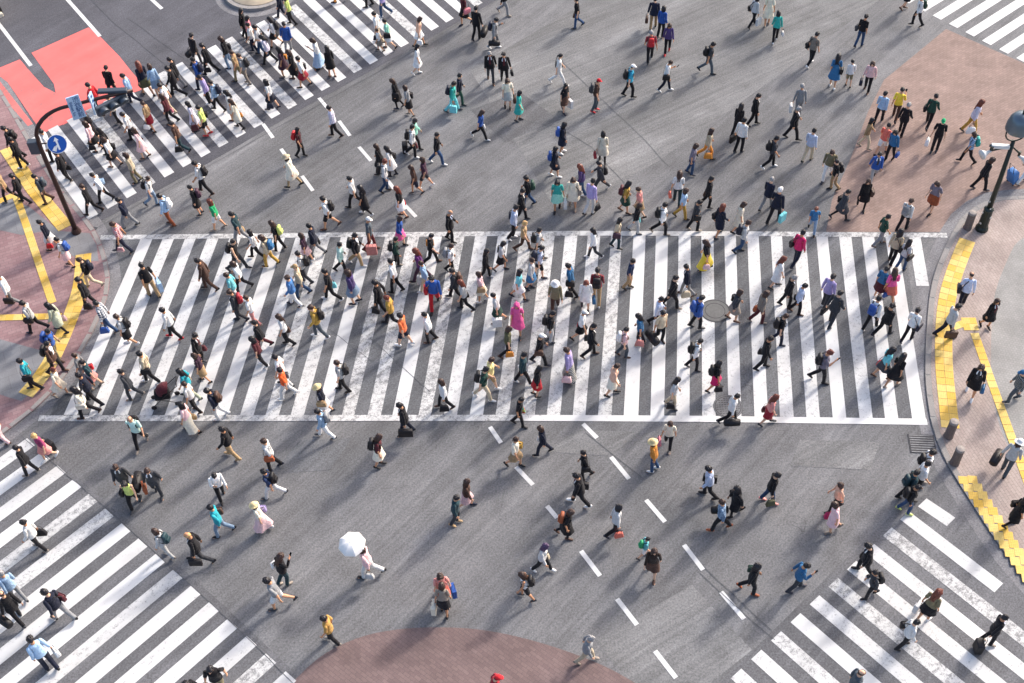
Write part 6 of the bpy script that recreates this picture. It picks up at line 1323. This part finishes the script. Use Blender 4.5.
16.69 24.14 0.05 87 1.63 | c:steel | l:darkstripe | t:slate |  |  | person in dark striped shirt and slate trousers on right pavement | 
15.60 21.30 0.05 -44 1.74 | h:white | l:lgrey | t:slate | df:black |  | person in light grey shirt and slate trousers on right pavement | black duffel bag of person in light grey shirt on right pavement
15.16 19.36 0.05 -91 1.60 | lk | d:black | b:black | sb:black |  | person in black dress on right pavement | black shoulder bag of person in black dress on right pavement
-16.03 22.95 0 91 1.62 | sk | j:black | t:black |  |  | person in black suit walking left on lower left crossing | 
-15.53 23.55 0 -216 1.55 | sy | t:berry | s:salmon | sc:black |  | person in berry top and salmon skirt on road left below central crossing | black suitcase of person in berry top on road left below central crossing
-17.22 24.30 0 89 1.55 | sk | t:white | t:lpink |  |  | person in white top and pale pink trousers on lower left crossing | 
-12.68 22.14 0 -174 1.75 | sn | j:dgrey | t:dgrey | df:black |  | person in dark grey suit with black duffel bag on road left below central crossing | black duffel bag of person in dark grey jacket on road left below central crossing
-11.67 21.97 0 -174 1.69 | sn | j:dgrey | t:dgrey | br:rust |  | person in dark grey suit with rust briefcase on road left below central crossing | rust briefcase of person in dark grey jacket on road left below central crossing
-12.35 21.54 0 -180 1.55 | ok | v:lime | t:black | sb:black |  | person in lime sleeveless top and black trousers on road left below central crossing | black shoulder bag of person in lime sleeveless top on road left below central crossing
-12.52 23.91 0 -182 1.71 | bn | t:mintwhite | t:black | bp:black |  | person in pale mint top and black trousers on road left below central crossing | black backpack of person in pale mint top on road left below central crossing
-15.12 20.09 0 84 1.71 | sk | l:white | t:black | hb:black |  | person in white shirt and black trousers on lower left crossing | black handbag of person in white shirt on lower left crossing
-10.99 19.62 0 79 1.57 | on | l:greywhite | t:lgrey | bp:darkteal |  | person in off-white shirt and light grey trousers on road left below central crossing | dark teal backpack of person in off-white shirt on road left below central crossing
-9.41 23.26 0 80 1.70 | sk | l:black | t:tan |  | sh:tan | person in black shirt and tan trousers on road left below central crossing | 
-7.98 22.75 0 92 1.67 | sn | l:white | t:black | sb:rust |  | person in white shirt and black trousers on road centre left below central crossing | rust shoulder bag of person in white shirt on road centre left below central crossing
-7.84 21.66 0 86 1.59 | sk | t:darkblue | t:greywhite | bp:black |  | person in dark blue top and off-white trousers on road centre left below central crossing | black backpack of person in dark blue top on road centre left below central crossing
-9.59 21.70 0 -153 1.61 | sk | l:white | t:black |  | phone | person in white shirt and black trousers on road left below central crossing | phone of person in white shirt on road left below central crossing
-9.32 20.34 0 94 1.74 | sk | l:aquateal | t:ldenim | sb:brown |  | person in turquoise shirt and pale denim trousers on road left below central crossing | brown shoulder bag of person in turquoise shirt on road left below central crossing
-8.07 20.41 0 83 1.59 | h:straw | t:cream | m:lpink | sb:lilac |  | person in cream top and pale pink long skirt on road centre left below central crossing | lilac shoulder bag of person in cream top on road centre left below central crossing
-9.93 19.40 0 93 1.74 | by | j:black | t:dgrey | br:black |  | person in black suit jacket and dark grey trousers on road left below central crossing | black briefcase of person in black jacket on road left below central crossing
-4.52 22.66 0 -91 1.75 | ln | t:maroon | s:cream | bp:black |  | person in maroon top and cream skirt on road centre left below central crossing | black backpack of person in maroon top on road centre left below central crossing
-2.05 20.34 0 -98 1.64 | sk | l:darkteal | t:dgrey |  | sh:tan | person in dark teal shirt and dark grey trousers on road centre left below central crossing | 
-1.74 20.91 0 -85 1.62 | ln | l:brown | s:lpink |  |  | person in brown shirt and pale pink skirt on road centre left below central crossing | 
-4.58 18.63 0 82 1.73 | on | l:lpink | t:white | um:white hb:lgrey |  | person in pale pink shirt and white trousers on road centre left below central crossing | white parasol of person in pale pink shirt on road centre left below central crossing; light grey handbag of person in pale pink shirt on road centre left below central crossing
-0.12 22.44 0 -114 1.67 | sn | t:cream | s:tan | sb:mustard |  | person in cream top and tan skirt on road centre below central crossing | mustard shoulder bag of person in cream top on road centre below central crossing
2.24 21.84 0 93 1.58 | sk | l:black | t:black | sb:black |  | person in black shirt and black trousers on road centre below central crossing | black shoulder bag of person in black shirt on road centre below central crossing
1.93 20.86 0 83 1.75 | sk | j:black | t:black | br:black |  | person in black suit on road centre below central crossing | black briefcase of person in black jacket on road centre below central crossing
2.86 19.69 0 -83 1.67 | ok | l:greywhite | t:black | hb:coral |  | person in off-white shirt and black trousers on road centre below central crossing | coral handbag of person in off-white shirt on road centre below central crossing
1.31 19.72 0 -97 1.58 | on | d:black | b:black | bp:rust |  | person in black dress on road centre below central crossing | rust backpack of person in black dress on road centre below central crossing
6.08 20.93 0 79 1.68 | sk | l:lavender | t:black | br:black |  | person in pale lavender shirt and black trousers on road centre right below central crossing | black briefcase of person in pale lavender shirt on road centre right below central crossing
6.83 20.23 0 98 1.64 | lk | c:black | b:black | sb:black |  | person in black coat on road centre right below central crossing | black shoulder bag of person in black coat on road centre right below central crossing
6.25 19.71 0 80 1.69 | sn | l:blueplaid | t:black | df:black | sh:rust | person in blue plaid shirt and black trousers on road centre right below central crossing | black duffel bag of person in blue plaid shirt on road centre right below central crossing
7.92 20.64 0 -92 1.63 | sk | l:black | t:denim | hb:olive | sh:salmon | person in black shirt and denim trousers on road centre right below central crossing | olive handbag of person in black shirt on road centre right below central crossing
9.93 20.23 0 97 1.55 | on | t:peach | t:black |  |  | person in peach top and black trousers on road right below central crossing | 
9.80 19.48 0 88 1.67 | on | t:lpink | s:lpink | hb:magenta |  | person in pale pink top and pale pink skirt on road right below central crossing | magenta handbag of person in pale pink top on road right below central crossing
12.80 21.20 0 -94 1.66 | sk | t:white | t:dgrey | bp:black |  | person in white top and dark grey trousers on road right below central crossing | black backpack of person in white top on road right below central crossing
12.59 20.79 0 -92 1.65 | sk | t:white | t:black |  |  | person in white top and black trousers on road right below central crossing | 
12.26 20.48 0 -87 1.67 | sk | l:darkteal | t:black | bp:darkteal |  | person in dark teal shirt and black trousers on road right below central crossing | dark teal backpack of person in dark teal shirt on road right below central crossing
12.09 20.05 0 -99 1.55 | sk | l:black | t:denim | bp:black | sh:lime | person in black shirt and denim trousers on road right below central crossing | black backpack of person in black shirt on road right below central crossing
-15.35 18.28 0 51 1.71 | sg | l:sky | t:grey |  |  | person in light blue shirt and grey trousers on lower left crossing | 
-15.17 17.59 0 52 1.75 | bn | j:black | t:black | df:black |  | person in black suit with black duffel bag on lower left crossing | black duffel bag of person in black jacket on lower left crossing
-13.86 17.59 0 63 1.75 | sk | l:navy | t:grey | sb:maroon |  | person in navy shirt and grey trousers on lower left crossing | maroon shoulder bag of person in navy shirt on lower left crossing
-13.92 15.99 0 45 1.75 | sk | l:sky | t:navy | hb:white |  | person in light blue shirt and navy trousers on lower left crossing | white handbag of person in light blue shirt on lower left crossing
-7.32 18.45 0 -47 1.63 | ln | l:black | t:darkteal | sb:white | phone | person in black shirt and dark teal trousers on road centre left below central crossing | white shoulder bag of person in black shirt on road centre left below central crossing; phone of person in black shirt on road centre left below central crossing
-7.23 17.73 0 92 1.75 | sk | t:grey | h:greywhite |  |  | person in grey top and off-white shorts on road centre left below central crossing | 
-5.69 16.45 0 84 1.63 | sk | t:amber | t:black |  |  | person in amber top and black trousers on road centre left below central crossing | 
-8.83 15.10 0 -171 1.75 | sk | t:black | t:khaki | hb:black |  | person in black top and khaki trousers on lower left crossing | black handbag of person in black top on lower left crossing
-9.35 14.60 0 88 1.75 | sk | l:black | t:black |  |  | person in black shirt and black trousers on lower left crossing | 
-2.42 17.70 0 -172 1.75 | on | t:salmon | s:coral | pb:blue |  | person in salmon top and coral skirt on road centre left below central crossing | blue paper bag of person in salmon top on road centre left below central crossing
-2.38 17.24 0 -5 1.62 | on | t:taupe | s:black | pb:cream |  | person in taupe top and black skirt on road centre left below central crossing | cream paper bag of person in taupe top on road centre left below central crossing
-1.03 14.39 0 -93 1.75 | c:red | t:crimson | t:black |  |  | person in crimson top and black trousers on road centre below central crossing | 
0.63 18.53 0 -111 1.63 | lp | l:white | t:black | hb:beige |  | person in white shirt and black trousers on road centre below central crossing | beige handbag of person in white shirt on road centre below central crossing
0.12 17.61 0 81 1.55 | ln | v:white | h:black | bp:black |  | person in white sleeveless top and black shorts on road centre below central crossing | black backpack of person in white sleeveless top on road centre below central crossing
3.73 18.85 0 -82 1.15 | sk | t:aqua | h:white | bp:green | child | child in aqua top and white shorts on road centre right below central crossing | green backpack of person in aqua top on road centre right below central crossing
3.94 18.22 0 -191 1.63 | ln | l:dbrown | s:brown |  |  | person in dark brown shirt and brown skirt on road centre right below central crossing | 
1.73 15.51 0 -98 1.56 | sg | l:grey | t:beige |  |  | person in grey shirt and beige trousers on road centre below central crossing | 
6.75 17.54 0 -101 1.65 | lk | l:black | t:black | sb:dgreen | sh:rust | person in black shirt and black trousers on road centre right below central crossing | dark green shoulder bag of person in black shirt on road centre right below central crossing
8.22 17.52 0 -89 1.58 | sk | l:steel | t:dgrey |  | phone | person in mid blue shirt and dark grey trousers on road right below central crossing | phone of person in mid blue shirt on road right below central crossing
9.10 14.06 0 -91 1.73 | bn | l:slate | t:slate | hb:salmon |  | person in slate shirt and slate trousers on lower right crossing | salmon handbag of person in slate shirt on lower right crossing
10.37 17.97 0 79 1.70 | sk | j:black | t:black | hb:black |  | person in black suit with black handbag on lower right crossing | black handbag of person in black jacket on lower right crossing
10.41 17.18 0 92 1.59 | sk | l:dgrey | t:black | bp:black |  | person in dark grey shirt and black trousers on lower right crossing | black backpack of person in dark grey shirt on lower right crossing
11.75 16.31 0 -49 1.61 | la | t:khaki | s:black | pb:white |  | person in khaki top and black skirt on lower right crossing | white paper bag of person in khaki top on lower right crossing
10.94 15.51 0 -87 1.64 | sk | l:white | t:black | sb:black |  | person in white shirt and black trousers on lower right crossing | black shoulder bag of person in white shirt on lower right crossing
13.45 15.53 0 -97 1.68 | sk | j:black | t:black | sc:black |  | person in black suit with black suitcase on lower right crossing | black suitcase of person in black jacket on lower right crossing
20.18 34.62 0 -82 1.73 | ok | l:cornflower | t:white |  |  | person in bright blue shirt and white trousers on red paving upper right | 
"""
def kv(s): a, c = s.split(':'); return a, c
for row in PEOPLE.strip().splitlines():
    num, hair, top, bot, items, flags, label, bl = [q.strip() for q in row.split('|')]
    x, y, z, hd, ht = [float(v) for v in num.split()]
    person(x, y, z, R(hd), ht, hair, kv(top), kv(bot), [kv(i) for i in items.split()], flags.split(), label, [q.strip() for q in bl.split(';')] if bl else [])
p = (-11.982, 25.715); stroller(p, R(100), 'maroon canopied stroller pushed across the lower left of central crossing')
# wheeled case pulled at the right edge
sx, sy = (19.843, 34.704)
q = bpy.data.objects.new('suitcase', BAG['sc']['body']); COL.objects.link(q); slot(q, leather('cornflower')); q.location = (sx, sy, 0.01); q.rotation_euler = (R(-14), 0, R(115)); q.scale = (1.15, 1.15, 1.15)
q['label'] = 'light blue suitcase tilted near the street lamp'; q['category'] = 'suitcase'
for nm, me in BAG['sc']['parts']:
    w = bpy.data.objects.new(nm, me); COL.objects.link(w); w.parent = q; slot(w, M_STRAP)
